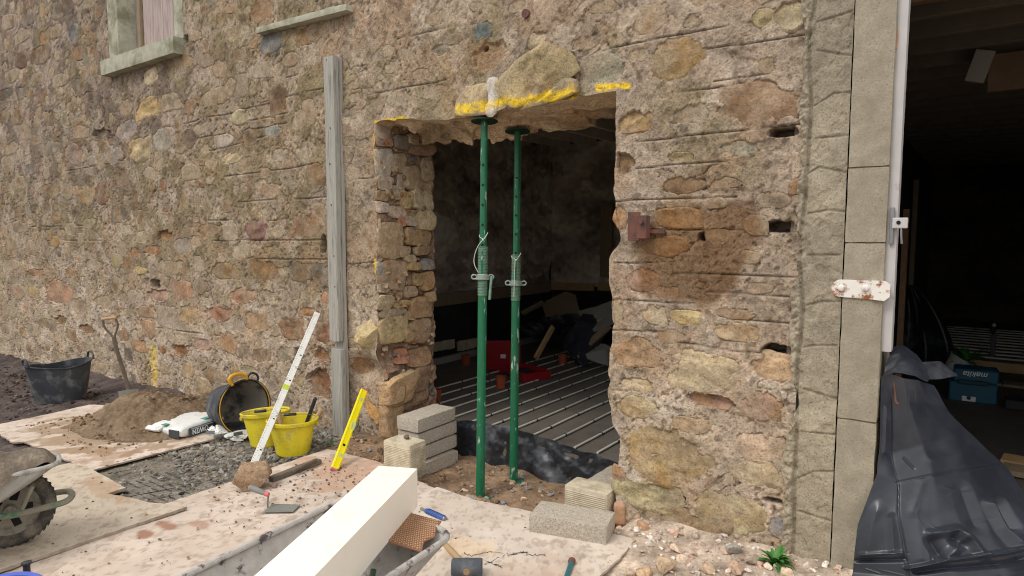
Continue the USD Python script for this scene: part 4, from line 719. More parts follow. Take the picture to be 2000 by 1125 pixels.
# slotted grating let in flush with the gravel
gp = thing('drain_grating', 'dusty slotted grey grating sunk flush in the gravel between the boards', 'grating', (-4.32, -1.47, -0.014))
px_, py_ = (q.ravel() for q in np.meshgrid(np.linspace(-.36, .36, 60), np.linspace(-.24, .22, 40), indexing='ij'))
gc = np.tile(lin((124, 117, 106)), (len(px_), 1)) * (1 + .25 * f2(px_, py_, 9, 305, 4))[:, None]
hm = .006 * f2(px_, py_, 7, 306, 3)
obj('plate', trimesh.Trimesh(np.stack([px_, py_, hm], 1), grid(60, 40), process=False), 'soil', gp, gc, True)
sl = [mv(cbox(.075, .007, .003, .001), (-.30 + .11 * i + .03 * (j % 2), -.20 + .05 * j, .0065), Rz(.1)) for i in range(6) for j in range(9) if (i * 7 + j * 5) % 4 and not (i > 3 and j > 5)]
obj('slots', cat_(sl), 'bag_dark', gp, None, False, kind='stuff'); 
for hx_, hy_ in ((-.14, -.19), (.16, .02)): obj('hole', mv(trimesh.creation.cylinder(.017, .004, sections=14), (hx_, hy_, .007)), 'dark_void', gp)
obj('joint', mv(cbox(.006, .42, .003, .001), (.02, 0, .0065), Rz(-.35)), 'dark_void', gp)
m, c = scatter(pick(3400, [(-11.5, -3.0), (-7.0, -3.0), (-5.3, -2.2), (-7.2, -1.6), (-7.2, -.1), (-11.5, -.1)], 311), .006, .035, 312, .6, 1, lambda x, y: float(zslope(np.float64(x))) - .012 + 0.012 * 0, [(78, 68, 64), (96, 86, 80), (64, 56, 54), (110, 98, 88), (84, 72, 62)])
struct('soil_clods', m, 'stone', c, False, 'stuff')
cr_ = [(120, 98, 80), (150, 124, 100), (96, 80, 66), (172, 140, 116)]
def bz(x, y): return .034 if (x < -3.83 and y < -1.6) else .016
C1 = np.vstack([pick(260, [(-4.0, -1.6), (-2.9, -1.6), (-2.9, -.45), (-4.0, -.45)], 321), pick(150, [(-3.75, -1.25), (-3.3, -1.25), (-3.2, -.5), (-3.8, -.5)], 322), pick(120, [(-2.85, -1.3), (-1.45, -1.3), (-1.45, -.42), (-2.85, -.42)], 323), pick(50, [(-3.8, -2.4), (-2.9, -2.4), (-2.9, -1.6), (-3.8, -1.6)], 324), pick(70, [(-5.0, -2.6), (-3.85, -2.6), (-3.85, -1.72), (-5.0, -1.72)], 325), pick(140, [(-2.4, -1.0), (-2.0, -1.0), (-2.0, -.75), (-2.4, -.8)], 326)])
m, c = scatter(C1, .0025, .012, 327, .6, 1, lambda x, y: bz(x, y), cr_)
struct('dirt_crumbs', m, 'stone', c, False, 'stuff')
pk_ = [(206, 190, 174), (194, 176, 158), (180, 164, 148), (216, 204, 192), (190, 160, 138)]
m, c = scatter(np.vstack([pick(900, [(-1.75, -.42), (-.45, -.9), (-.42, -.03), (-1.7, -.03)], 331), pick(500, [(-1.42, -1.6), (-.4, -1.6), (-.4, -.7), (-1.42, -.7)], 332)]), .005, .026, 333, .65, 1, zg, pk_)
struct('rubble_chips', m, 'stone', c, False, 'stuff')
m, c = scatter(np.vstack([pick(420, [(-3.75, -.42), (-1.75, -.42), (-1.75, .38), (-3.6, .38)], 341), pick(120, [(-4.1, -.4), (-3.6, -.35), (-3.6, -.05), (-4.2, -.05)], 342), pick(140, [(-3.2, -.44), (-2.0, -.42), (-2.0, -.25), (-3.2, -.25)], 343)]), .006, .03, 344, .6, 1, zg, [(160, 130, 104), (138, 112, 90), (186, 160, 136), (120, 100, 84), (150, 150, 148)])
struct('dirt_clods', m, 'stone', c, False, 'stuff')

# sand heap on the first board
ha, hb_ = (q for q in np.meshgrid(np.linspace(-7.0, -5.25, 190), np.linspace(-1.5, -0.0, 170), indexing='ij'))
q = np.hypot((ha + 6.05) / .80, (hb_ + .72) / .72) + .16 * f2(ha, hb_, 2.2, 351, 3); hz_ = .245 * np.clip(1 - q, 0, 1) ** 1.15 + .07 * np.exp(-((ha + 6.35) / .2) ** 2 - ((hb_ + .75) / .22) ** 2) + .05 * np.exp(-((ha + 5.75) / .2) ** 2 - ((hb_ + .45) / .2) ** 2)
lump = .020 * f2(ha, hb_, 9, 352, 3, .6) + .010 * f2(ha, hb_, 28, 353, 3); hz_ = hz_ + lump * ss(0.0, .06, hz_) - .004
hz_ = np.where(hz_ < .004, -.03, hz_) + zslope(ha) + .012
sc_ = np.tile(lin((124, 106, 86)), (ha.size, 1)) * (1 + .2 * f2(ha.ravel(), hb_.ravel(), 6, 354, 4))[:, None]; w = ss(.1, .6, f2(ha.ravel(), hb_.ravel(), 3, 355, 3))[:, None] * .4; sc_ = sc_ * (1 - w) + lin((108, 88, 66)) * w
tag(struct('sand_heap', sheet(np.stack([ha, hb_, hz_], -1)), 'soil', sc_, True, None), 'heap of damp brown building sand on the board below the wall', 'sand heap')
P = pick(700, [(-6.95, -1.5), (-5.3, -1.5), (-5.2, -.3), (-6.6, -.3)], 356)
m, c = scatter(P, .004, .022, 357, .7, 1, lambda x, y: float(max(.012, .27 * max(0, 1 - math.hypot((x + 6.05) / .8, (y + .72) / .72)) ** 1.15 + .012) + zslope(np.float64(x))), [(128, 104, 80), (114, 92, 70), (140, 116, 92)])
struct('sand_lumps', m, 'stone', c, False, 'stuff')

# ---------------------------------------------------------------- blocks and stones
BLK = 'concrete blocks'
def block(x, y, z, rz, label, seed, s=(.44, .215, .10), m='concrete_block', name='concrete_block', cat='concrete block', group=BLK, rnd=.006, amp=.0025):
    return solo(name, mv(roughbox(*s, seed, .02, amp, rnd), (x, y, z + s[2] / 2), Rz(rz)), m, label, cat, group, None, 40)
H = math.pi / 2
pos = ['bottom', 'second from the bottom', 'third from the bottom', 'top']
for i in range(4):
    block(-3.485 + (.0 if i else .05) + .004 * (i % 2), .125 - (.0 if i else .03) + .008 * (i % 3), -.135 + .11 * i, H + .02 * (i - 1), f'grey concrete block, {pos[i]} of the stack at the left of the opening', 400 + i)
    if i: 
        mj = roughbox(.40, .18, .014, 420 + i, .02, .004, .005); solo('mortar_bed', mv(mj, (-3.485, .13, -.142 + .11 * i), Rz(H)), 'mortar_heap', f'mortar joint under the {pos[i]} block of the stack', 'mortar joint', 'mortar joints of the block stack', lin((150, 136, 118)))
block(-1.822, -.447, .019, .262, 'grey concrete block lying alone on the board in front of the opening', 410, rnd=.008, amp=.004)
block(-1.95, .34, -.02, H, 'concrete block bedded at the right foot of the opening behind the ridged stone', 411)
block(-1.95, .80, -.02, H, 'concrete block at the right foot of the opening, farther indoors', 412)
def ridged(name, s, loc, rz, label, seed):
    t = thing(name, label, 'cut stone', loc, Rz(rz), 'cream cut stones with tooled faces')
    obj('body', mv(roughbox(*s, seed, .02, .0015, .008), (0, 0, s[2] / 2)), 'cut_stone', t, None, 40)
    n = int(s[2] * .86 / .012)
    obj('tooling', cat_([cbox(s[0] * .94, .006, .0065, .002, (0, -s[1] / 2, .018 + i * .012)) for i in range(n)] + [cbox(.006, s[1] * .9, .0065, .002, (s[0] / 2, 0, .018 + i * .012)) for i in range(n)]), 'cut_stone', t, None, False, kind='stuff')
    return t
t = ridged('cut_stone', (.25, .17, .205), (-3.29, -.30, 0.012), .06, 'cream cut stone with combed faces standing beside the block stack', 431)
obj('dab', mv(rock((.05, .05, .04), 5, 2), (0.0, 0.02, .215)), 'mortar_heap', t, lin((120, 106, 92)))
ridged('cut_stone', (.29, .17, .18), (-1.935, -.03, -.06), .05, 'cream cut stone with combed face at the right foot of the opening', 432)
solo('brick_piece', mv(roughbox(.07, .10, .13, 433, .015, .006, .012), (-1.735, -.03, .0), Rz(.3)), 'brick_red', 'broken reddish brick piece wedged beside the right cut stone', 'brick', None, None, 40)
solo('brick_piece', mv(roughbox(.04, .09, .06, 434, .015, .006, .012), (-1.52, -.18, .02), Rz(.9)), 'brick_red', 'orange brick fragment leaning on the wall foot behind the lone block', 'brick', None, None, 40)
q = rock((.31, .22, .175), 19, 4, .42, .10); cq = np.tile(hx('9a8068'), (len(q.vertices), 1)) * (1 + .25 * n3(q.vertices, 12, 2))[:, None]; w = ss(.1, .5, n3(q.vertices, 6, 9))[:, None] * .4; cq = cq * (1 - w) + hx('a98f74') * w
solo('field_stone', mv(q, (-3.86, -1.165, .09), Rz(.62)), 'stone', 'brown rough building stone on the board with the trowel against it', 'stone', None, cq, True)
RS = [((1322, 1068), .10, 'd8c0a8', 'pale pinkish rubble stone upright below the wall foot'), ((1296, 1112), .16, 'c0a88c', 'tan angular rubble stone at the bottom edge near the board'), ((1262, 1118), .12, 'c4a684', 'smaller orange-tan rubble stone beside the board edge'), ((1428, 1084), .13, 'a09a90', 'grey rubble stone on the chips below the wall'), ((1470, 1102), .11, 'a39382', 'brown rubble stone left of the weed'), ((1536, 1120), .11, 'd6bea0', 'cream rubble stone right under the weed'), ((1335, 1092), .09, 'd2bca6', 'small pale rubble stone between two tan ones'), ((1385, 1112), .10, 'c8ae92', 'rounded buff rubble stone at the bottom edge'), ((1230, 1112), .08, 'ccb49c', 'pale chip of stone beside the board edge'), ((1500, 1112), .07, 'cbb9a4', 'small cream rubble stone under the leaves of the weed'), ((1440, 1118), .12, 'b89c84', 'reddish rubble stone at the bottom edge below the grey one'),
      ((862, 890), .07, 'b08a64', 'orange stone in the dirt just left of the front prop'), ((850, 930), .09, '9a7a5c', 'brown stone at the corner of the board by the block stack'), ((914, 965), .10, '9c968c', 'grey mortar lump at the foot of the front prop'), ((960, 975), .08, 'a59c92', 'grey lump right of the foot of the front prop'), ((1030, 990), .06, 'b48c6a', 'tan stone in the dirt behind the lone block')]
for i, ((px, py), r, col, lb) in enumerate(RS):
    p = G(px, py, .03); r = r * .8; q = rock((r, r * .85, r * .58), 50 + i, 3, .42, .10); cq = np.tile(hx(col), (len(q.vertices), 1)) * (1 + .2 * n3(q.vertices, 20, i))[:, None]
    solo('rubble_stone', mv(q, (p[0], p[1], zg(p[0], p[1]) + r * .24), Rz(i * 1.7)), 'stone', lb, 'stone', 'loose stones at the foot of the wall', cq, True)
# ---------------------------------------------------------------- tools, buckets, props
def prop(base, top, label, mid_d, seed, rod):
    base, top = np.asarray(base, float), np.asarray(top, float); L = np.linalg.norm(top - base); R = frame(top - base, (0.806, 0.592, 0))
    t = thing('steel_prop', label, 'prop', base, R, None); zc = L * mid_d           # collar height along the prop
    # local +x points right in the photograph, -y towards the camera
    def tb(r, a, b, n=24, rings=8): return lathe([(0, a)] + [(r, a + (b - a) * k / rings) for k in range(rings + 1)] + [(0, b)], n)
    obj('lower_tube', tb(.0305, 0, zc - .075), 'green_paint', t); obj('base_plate', cbox(.15, .15, .008, .002, (0, 0, .003)), 'green_paint', t)
    pr = [(0, zc - .18)]; z = zc - .18
    obj('sleeve', tb(.031, zc - .13, zc + .20), 'green_thread', t)
    for k in range(32):
        z = zc - .125 + k * .0105
        obj('thread', lathe([(.0305, z), (.0355, z + .003), (.0355, z + .005), (.0305, z + .008)], 24), 'green_thread', t)
    obj('slot', cbox(.016, .01, .20, .004, (-.004, -.0315, zc + .08)), 'green_paint', t)
    nut = obj('collar', lathe([(.032, zc - .022), (.046, zc - .02), (.048, zc - .012), (.043, zc - .008), (.043, zc + .014), (.038, zc + .02), (.032, zc + .02)], 28), 'zinc', t)
    for s in (-1, 1):
        a = np.linspace(0, 2 * np.pi, 20); obj('eye', tube(np.stack([s * (.058 + .018 * np.cos(a)), -.002 + 0 * a, zc + .001 + .015 * np.sin(a)], 1), .0055, 8, False), 'zinc', nut)
    if rod: obj('handle', tube([(.062, -.012, zc + .005), (.060, -.018, zc - .02), (.056, -.02, zc - .06), (.050, -.02, zc - .155)], .0095, 10), 'green_thread', nut)
    obj('inner_tube', tb(.024, zc + .12, L - .006), 'green_paint', t); obj('head_plate', lathe([(0, L - .007), (.092, L - .007), (.094, L - .003), (.092, L), (0, L)], 32), 'plate_dark', t)
    z = zc + .22
    while z < L - .3:
        obj('pin_hole', mv(trimesh.creation.cylinder(.0085, .006, sections=14), (-.004, -.0225, z), Rx(H)), 'dark_void', t); z += .137
    return t, zc, L, R, base
fb, ft = np.array([*G(938, 970, -.135)[:2], -.14]), W(946, 236, .09); bb, bt = np.array([*G(1003, 938, -.13)[:2], -.135]), W(1011, 256, .46)
P1 = prop(fb, ft, 'front green steel prop, the one nearer the yard, with its hanging lever', .585, 1, True)
P2 = prop(bb, bt, 'rear green steel prop standing against the black sheet', .565, 2, False)
def tie(P, z0, label, long):
    t, zc, L, R, base = P; o = lambda p: base + R @ np.asarray(p, float)
    pts = smooth_path([o((-.026, -.012, z0 + .035)), o((-.012, -.028, z0 + .012)), o((0, -.032, z0)), o((-.03, -.038, z0 - .04)), o((-.058, -.03, z0 - .12)), o((-.052, -.034, z0 - .18)), o((-.028, -.038, zc + .03))] if long else [o((-.034, -.012, z0 + .03)), o((-.02, -.03, z0 + .012)), o((-.008, -.038, z0)), o((-.010, -.042, z0 - .08)), o((-.012, -.05, zc - .02)), o((-.014, -.046, zc - .10))], 40)
    k = thing('wire_tie', label, 'wire tie'); obj('loop', tube(pts, .0022, 6), 'cable_tie', k)
    obj('tail', tube(smooth_path([o((0, -.034, z0)), o((.014, -.036, z0 + .014)), o((.034, -.030, z0 + .05))], 8), .0022, 6), 'cable_tie', k); obj('knot', mv(cbox(.012, .008, .012, .002), o((0, -.035, z0)), R), 'cable_tie', k)
tie(P1, P1[1] + .255, 'pale wire tie bowed out to the side of the front prop', True); tie(P2, P2[1] + .17, 'pale wire tie hanging straight down the rear prop', False)

# black sheet standing in the opening
u, v = np.meshgrid(np.linspace(0, 1, 130), np.linspace(0, 1, 34), indexing='ij')
xs = -3.52 + (1.62 + .0 * v) * u; topz = np.interp(u, [0, .05, .1, .35, .6, .8, 1], [.145, .15, .17, .19, .15, .125, .10]) + .006 * n2(u, u * 0, 9, 2)
zs = -.15 + (topz + .15) * v; ys = .44 + .02 * f2(u * 1.6, v * .4, 4, 361, 3) + .010 * f2(u * 1.6, v * .4, 14, 362, 3) + .03 * v ** 2 + .02 * (u > .9) * (u - .9)
sh = np.stack([xs, ys, zs], -1); solo('plastic_sheet', thick(sh, .002, True), 'black_sheet', 'scuffed black plastic sheet standing as an upstand across the opening', 'plastic sheet', None, None, True)

# weathered grey timbers on the wall
a, b = W(644, 112, -.07), W(652, 664, -.07); wx = .105
tp = thing('timber_post', 'weathered grey timber post fixed to the wall left of the opening', 'post', (0, 0, 0))
v0 = W(633, 112, -.085); v1 = W(656, 665, -.085)
fx0, fx1 = W(632, 112, -.085)[0], W(651, 112, -.085)[0]; bx1 = W(664, 150, -.03)[0]
zt, zb = v0[2], W(645, 665, -.085)[2]
def wob(m, s, a=.004):
    v = np.array(m.vertices); v[:, 0] += a * n2(v[:, 2], v[:, 2] * 0, 1.3, s); v[:, 1] += a * n2(v[:, 2], v[:, 2] * 0, 2.1, s + 1); return trimesh.Trimesh(v, m.faces, process=False)
obj('front_batten', wob(mv(roughbox(fx1 - fx0, .05, zt - zb, 371, .03, .0015, .004, 20), ((fx0 + fx1) / 2, -.062, (zt + zb) / 2)), 1), 'grey_timber', tp, None, 40)
obj('back_plank', wob(mv(roughbox(bx1 - fx0 - .012, .034, zt + .06, 372, .03, .0015, .004, 20), ((fx0 + .012 + bx1) / 2, -.018, (zt - .06) / 2)), 2), 'grey_timber', tp, None, 40)
obj('lower_batten', wob(mv(roughbox(fx1 - fx0 + .012, .045, zb - .055, 373, .03, .0015, .004, 20), ((fx0 + fx1) / 2 + .008, -.058, (zb - .075) / 2 - .0)), 3), 'grey_timber', tp, None, 40)
for px, py in ((634, 117), (640, 320), (641, 250), (643, 400), (648, 500), (650, 560)):
    p = W(px + 4, py, -.088); obj('nail', mv(trimesh.creation.icosphere(1, .006), p), 'rust', tp)

# black rubber tubs
def tub(rt, rb, h, oval=(1, 1), n=56, wob_=0.0, seed=0):
    t = .006; prof = [(0, 0), (rb - .012, 0), (rb, .012), (rb + (rt - rb) * .5, h * .5), (rt - .004, h - .012), (rt + .006, h - .008), (rt + .008, h), (rt, h + .004), (rt - t, h), (rb + (rt - rb) * .5 - t, h * .5), (rb - t, .012), (0, .010)]
    m = lathe(prof, n); v = np.array(m.vertices); v[:, 0] *= 1 + (oval[0] - 1) * v[:, 2] / h; v[:, 1] *= 1 + (oval[1] - 1) * v[:, 2] / h
    an = np.arctan2(v[:, 1], v[:, 0]); v[:, 2] += wob_ * np.cos(2 * an + seed) * (v[:, 2] / h) ** 2
    m.vertices = v; k = 5 * n; return m
def arch(w, h, r, c, R, n=20):
    a = np.linspace(0, np.pi, n); p = np.stack([w / 2 * np.cos(a), 0 * a, h * np.sin(a) ** .7], 1); return tube(p @ np.asarray(R).T + c, r, 8)
tb_ = thing('rubber_tub', 'large black rubber tub with two lug handles standing on the dark soil', 'tub', (-7.98, -.80, -.112), Rz(H + .0))
obj('body', tub(.285, .23, .385, (1.08, .74), wob_=.02, seed=0), 'black_rubber', tb_, None, 40)
for s in (-1, 1): obj('handle', arch(.15, .075, .011, (s * .305, 0, .40), Rz(H)), 'black_rubber', tb_)
ax_ = np.array([.992, .02, .10]); mo = np.array([-4.99, -.48, .222])          # mouth of the fallen tub
R = frame(ax_, (0, 0, 1)); ft_ = thing('rubber_tub', 'black rubber tub lying on its side with a yellow edge, mouth open to the yard', 'tub', mo - R[:, 2] * .33, R)
obj('body', tub(.222, .165, .33, (1.0, 1.08), wob_=.006), 'black_rubber', ft_, None, 40)
obj('lining', lathe([(0, .0125), (.155, .0125), (.160, .02), (.188, .16), (.2145, .325)], 56), 'tub_inside', ft_, None, 40)
a = np.linspace(0, 2 * np.pi, 60); obj('yellow_edge', tube(np.stack([.2285 * np.cos(a), .2285 * np.sin(a), .331 + 0 * a], 1), .0042, 6, False), 'yellow_handle', ft_)
obj('handle', tube(smooth_path([(.20, .10, .335), (.262, .125, .345), (.285, .07, .35), (.270, .00, .345), (.225, -.03, .335)], 24), .0135, 8), 'yellow_handle', ft_)
obj('handle', tube(smooth_path([(.19, -.05, .30), (.25, -.07, .31), (.262, -.11, .31), (.235, -.15, .31), (.17, -.14, .30)], 24), .010, 8), 'black_rubber', ft_)
m = tub(.2225, .1655, .33); v = np.array(m.vertices)
th, zz_ = np.meshgrid(np.linspace(1.92, 2.24, 10), np.linspace(.19, .30, 8), indexing='ij'); rr = .1655 + (.057) * zz_ / .33 + .002; obj('label', sheet(np.stack([rr * np.cos(th), rr * np.sin(th), zz_ + .012 * n2(th * 3, zz_ * 9, 2, 3)], -1)), 'white_bag', ft_, None, True)

# yellow buckets
def bucket(c, rz, tilt, label, seed, bail):
    t = thing('yellow_bucket', label, 'bucket', c, Rz(rz) @ Rx(tilt[0]) @ Ry(tilt[1]), 'yellow plastic builders buckets')
    rt, rb, h = .162, .124, .275; ov = (1.10, .92); th = .005
    prof = [(0, 0), (rb - .015, 0), (rb, .014), (rt - .006, h - .03), (rt + .010, h - .028), (rt + .014, h - .004), (rt + .008, h), (rt - .002, h - .004), (rt - .008, h - .03), (rb - th, .014), (0, .012)]
    m = lathe(prof, 56); v = np.array(m.vertices); v[:, 0] *= 1 + .10 * v[:, 2] / h; v[:, 1] *= 1 - .08 * v[:, 2] / h; m.vertices = v; obj('body', m, 'yellow_plastic', t, None, 40)
    for s in (-1, 1): obj('lug', cbox(.022, .04, .03, .004, (s * (rt * 1.1 + .004), 0, h - .045)), 'yellow_plastic', t)
    b = bail; w = rt * 1.1 + .008; p = smooth_path([(-w, 0, h - .04), (-w * .8, b[0] * .35, h + b[1] * .45), (-w * .25, b[0] * .95, h + b[1] * .96), (w * .25, b[0] * .95, h + b[1] * .96), (w * .8, b[0] * .35, h + b[1] * .45), (w, 0, h - .04)], 40)
    bl = obj('bail', tube(p, .0024, 6), 'steel', t); obj('grip', tube(p[16:24], .011, 10), 'black_plastic', bl); return t
bucket((-4.278, -.522, -.02), .86, (.02, .0), 'front yellow bucket with tool handles sticking out of it', 1, (-.15, .075)); bucket((-4.615, -.525, -.02), .80, (-.07, -.05), 'rear yellow bucket with mortar residue, behind the white staff', 2, (-.17, .03))
obj_t = [((-4.255, -.36, .10), (-4.16, -.30, .385), .0145, 'black_plastic', 'black tool handle standing in the front yellow bucket'), ((-4.20, -.37, .10), (-4.10, -.29, .305), .017, 'wood_handle', 'wooden tool handle end beside the black one in the front yellow bucket'), ((-4.30, -.50, .08), (-4.385, -.49, .305), .02, 'wood_handle', 'pale wooden hammer handle leaning at the left side of the front bucket')]
for a, b, r, m, lb in obj_t:
    a, b = np.array(a) + [-.063, -.047, 0], np.array(b) + [-.063, -.047, 0]; solo('hand_tool', tube([a, a + (b - a) * .5, a + (b - a) * .9, b - (b - a) * .02, b], [r * .85, r, r * 1.05, r, r * .6], 12), m, lb, 'tool')
q = rock((.24, .20, .05), 12, 3, .6, .12); tag(obj('mortar_residue', mv(q, (-4.625, -.525, .14)), 'mortar_heap', None, lin((150, 132, 112))), 'dried mortar left in the rear yellow bucket', 'mortar')

# white levelling staff and the spirit level
s0, s1 = G(492, 914, .012), W(620, 611, -.035); Rst = frame(s1 - s0, np.cross(s1 - s0, EYE - (s0 + s1) / 2)); L = np.linalg.norm(s1 - s0)
st = thing('levelling_staff', 'long white marked staff leaning on the wall in front of the yellow buckets', 'staff', s0, Rst)
obj('blade', cbox(.050, .014, L, .002, (0, 0, L / 2)), 'white_staff', st); obj('tape', cbox(.0515, .0155, .045, .002, (0, 0, L * .475)), 'lime_tape', st)
sgn = 1 if (Rst[:, 1] @ (EYE - s0)) > 0 else -1
obj('marks', cat_([cbox(.010 + .012 * (k % 5 == 0), .002, .0025, .0005, (-.016, sgn * .0073, .03 + k * .02)) for k in range(int(L / .02) - 2)]), 'bag_grey', st, None, False, kind='stuff')
for zf in (.10, .28, .52, .69): obj('number', cbox(.015, .002, .009, .001, (.008, sgn * .0073, L * zf)), 'ink', st)
l0, l1 = G(652, 920, .014), W(712, 760, -.075); Rl = frame(l1 - l0, np.cross(l1 - l0, EYE - (l0 + l1) / 2) + 0); L = np.linalg.norm(l1 - l0); Rl = Rl @ Rz(.22)
lv = thing('spirit_level', 'yellow spirit level leaning against the wall right of the grey post', 'spirit level', l0, Rl); sgn = 1 if (Rl[:, 1] @ (EYE - l0)) > 0 else -1
obj('body', cbox(.056, .026, L - .03, .003, (0, 0, L / 2)), 'level_yellow', lv); 
for z in (.008, L - .008): obj('end_cap', cbox(.057, .027, .016, .003, (0, 0, z)), 'level_end', lv)
for z, w, h in ((.13, .03, .03), (L * .52, .034, .07), (L - .12, .03, .03)):
    vv = obj('vial_window', cbox(w, .004, h, .002, (.002 + (.012 if h > .05 else 0), sgn * .0125, z)), 'vial', lv); obj('bubble', cbox(w * .3, .002, h * .35, .001, (.002, sgn * .0150, z)), 'lime_tape', vv)
obj('hang_hole', mv(trimesh.creation.cylinder(.011, .004, sections=14), (0, sgn * .0122, .22), Rx(H)), 'dark_void', lv)
for s in (-.4, .4): obj('rib', cbox(.003, .003, L - .05, .0008, (s * .045, sgn * .0135, L / 2)), 'level_yellow', lv)

# spade in the sand
b0 = G(252, 772, .17); hT = W(213, 622, -.92)
ax = (hT - b0) / np.linalg.norm(hT - b0); L = np.linalg.norm(hT - b0); R = frame(ax, RT)
sp = thing('spade', 'old spade with a D handle standing in the sand heap', 'spade', b0, R)
obj('shaft', tube(smooth_path([(.0, 0, .02), (.0, .015, .15), (-.006, .008, L * .5), (0, 0, L - .17)], 16), [.017] * 16, 10), 'dark_wood', sp)
for s in (-1, 1): obj('yoke', tube(smooth_path([(0, 0, L - .19), (s * .02, 0, L - .15), (s * .055, 0, L - .09), (s * .064, 0, L - .045), (s * .058, 0, L)], 14), .0095, 8), 'dark_wood', sp)
obj('grip', tube([(-.068, 0, L), (0, 0, L + .002), (.068, 0, L)], .014, 10), 'wood_handle', sp)
u, v = np.meshgrid(np.linspace(-1, 1, 16), np.linspace(0, 1, 14), indexing='ij'); bl = np.stack([u * (.095 - .006 * v), .018 * u ** 2 - .012 - .02 * v, .06 - .28 * v - .012 * np.abs(u) * (v < .1)], -1)
obj('blade', thick(bl, .004), 'dirty_steel', sp, None, 40)

# brick trowel
tr = thing('brick_trowel', 'pointing trowel with grey and red grip leaning on the brown stone', 'trowel', (0, 0, 0)); Z = .024
q = [G(513, 1000, Z), G(533, 984, Z), G(587, 985, Z), G(572, 999, Z)]
obj('blade', prism([p[:2] for p in q], Z - .004, Z), 'dirty_steel', tr, None, False)
k0 = G(523, 990, Z); k1 = G(524, 966, Z + .075); obj('shank', tube(smooth_path([k0 + [.03, .02, .001], k0, k1 + [0, 0, -.012], k1], 16), .0055, 8), 'dirty_steel', tr)
h1 = G(486, 951, Z + .115); d = h1 - k1; obj('ferrule', tube([k1 - d * .04, k1, k1 + d * .17, k1 + d * .18], [.010, .014, .015, .010], 12), 'red_grip', tr); obj('grip', tube([k1 + d * .18, k1 + d * .3, k1 + d * .6, k1 + d * .92, k1 + d], [.013, .0155, .0175, .018, .010], 12), 'grey_grip', tr)
# split dark wood on the board
cw = thing('split_timber', 'dark split length of timber lying on the board behind the brown stone', 'timber', (0, 0, 0)); a, b = G(528, 936, .03), G(624, 900, .03)
m = roughbox(.055, .035, np.linalg.norm(b - a), 381, .02, .006, .008, 14); obj('stick', mv(m, (a + b) / 2, frame(b - a)), 'dark_wood', cw, None, 40); a2, b2 = G(572, 920, .05), G(618, 897, .06); obj('splinter', mv(roughbox(.02, .02, np.linalg.norm(b2 - a2), 382, .02, .004, .006, 16), (a2 + b2) / 2, frame(b2 - a2)), 'dark_wood', cw, None, 40)
# small trowel lost in the sand
a, b = G(228, 834, .05), G(262, 828, .06); tl = thing('small_trowel', 'small tool with a dark and orange grip lying on the sand heap', 'trowel', (0, 0, 0)); obj('grip', tube([a + (b - a) * k for k in (.35, .6, .9, 1)], [.014, .017, .016, .01], 10), 'black_plastic', tl); obj('collar', tube([a + (b - a) * .12, a + (b - a) * .35], .012, 10), 'red_grip', tl); obj('blade', tube([a - (b - a) * .3, a + (b - a) * .12], [.004, .012], 6), 'steel', tl)

# plaster bags
def soft(sx, sy, sz, seed, amp=.012):
    m = roughbox(sx, sy, sz, seed, .02, .004, min(sx, sy, sz) * .33, 9); v = np.array(m.vertices); w = 1 - np.clip(np.abs(v[:, 0]) / (sx / 2), 0, 1) ** 4; v[:, 2] *= .55 + .45 * w; v += amp * np.stack([n3(v + 3 * k, 6, seed + k) for k in range(3)], 1); return trimesh.Trimesh(v, m.faces, process=False)
bc = np.array([-5.46, -.66, .012]); rzb = math.atan2(.16, .26) 
d1 = G(400, 846, 0) - G(356, 861, 0); rzb = math.atan2(d1[1], d1[0])
bg = thing('plaster_bag', 'white paper bag of plaster lying flat beside the fallen black tub', 'bag', G(362, 858, .012) + np.array([0, 0, zslope(-5.4)]), Rz(rzb))
bm = soft(.50, .36, .105, 391, .008); obj('sack', mv(bm, (.22, .20, .055)), 'white_bag', bg, None, 40)
obj('flap', mv(soft(.05, .16, .03, 392, .006), (-.045, .30, .075), Ry(-.5)), 'white_bag', bg, None, 40)
pn = obj('panel', cbox(.27, .012, .066, .003, (.175, .006, .050)), 'bag_dark', bg); tx = meshkit.text_mesh('OWIN', .040, .003, True); bb_ = tx.bounds; tx = mv(tx, -(bb_[0] + bb_[1]) / 2); tx = mv(tx, (.15, .0012, .044), Rx(H) @ Rz(math.pi)); obj('lettering', tx, 'white_letter', pn, None, False); obj('band', cbox(.22, .003, .010, .001, (.17, -.0005, .074)), 'bag_grey', pn)
obj('panel', cbox(.010, .11, .064, .002, (-.030, .09, .048)), 'bag_dark', bg); obj('patch', cbox(.07, .05, .004, .002, (.26, .06, .108)), 'bag_teal', bg); obj('patch', cbox(.05, .05, .004, .002, (-.0, .22, .104)), 'bag_teal', bg)
def crumple(s, seed, a=.26):
    m = trimesh.creation.icosphere(4); v = np.array(m.vertices); rg = np.random.default_rng(seed)
    for k in range(16):
        d = rg.normal(size=3); d /= np.linalg.norm(d); v = v * (1 - a * ss(.10, 0, np.abs(v @ d - rg.uniform(-.5, .7))))[:, None]
    for k in range(8):
        d = rg.normal(size=3); d /= np.linalg.norm(d); v = v - np.maximum(v @ d - rg.uniform(.35, .7), 0)[:, None] * d
    v = v / np.abs(v).max(0) * np.asarray(s) / 2; return trimesh.Trimesh(v, m.faces, process=False)
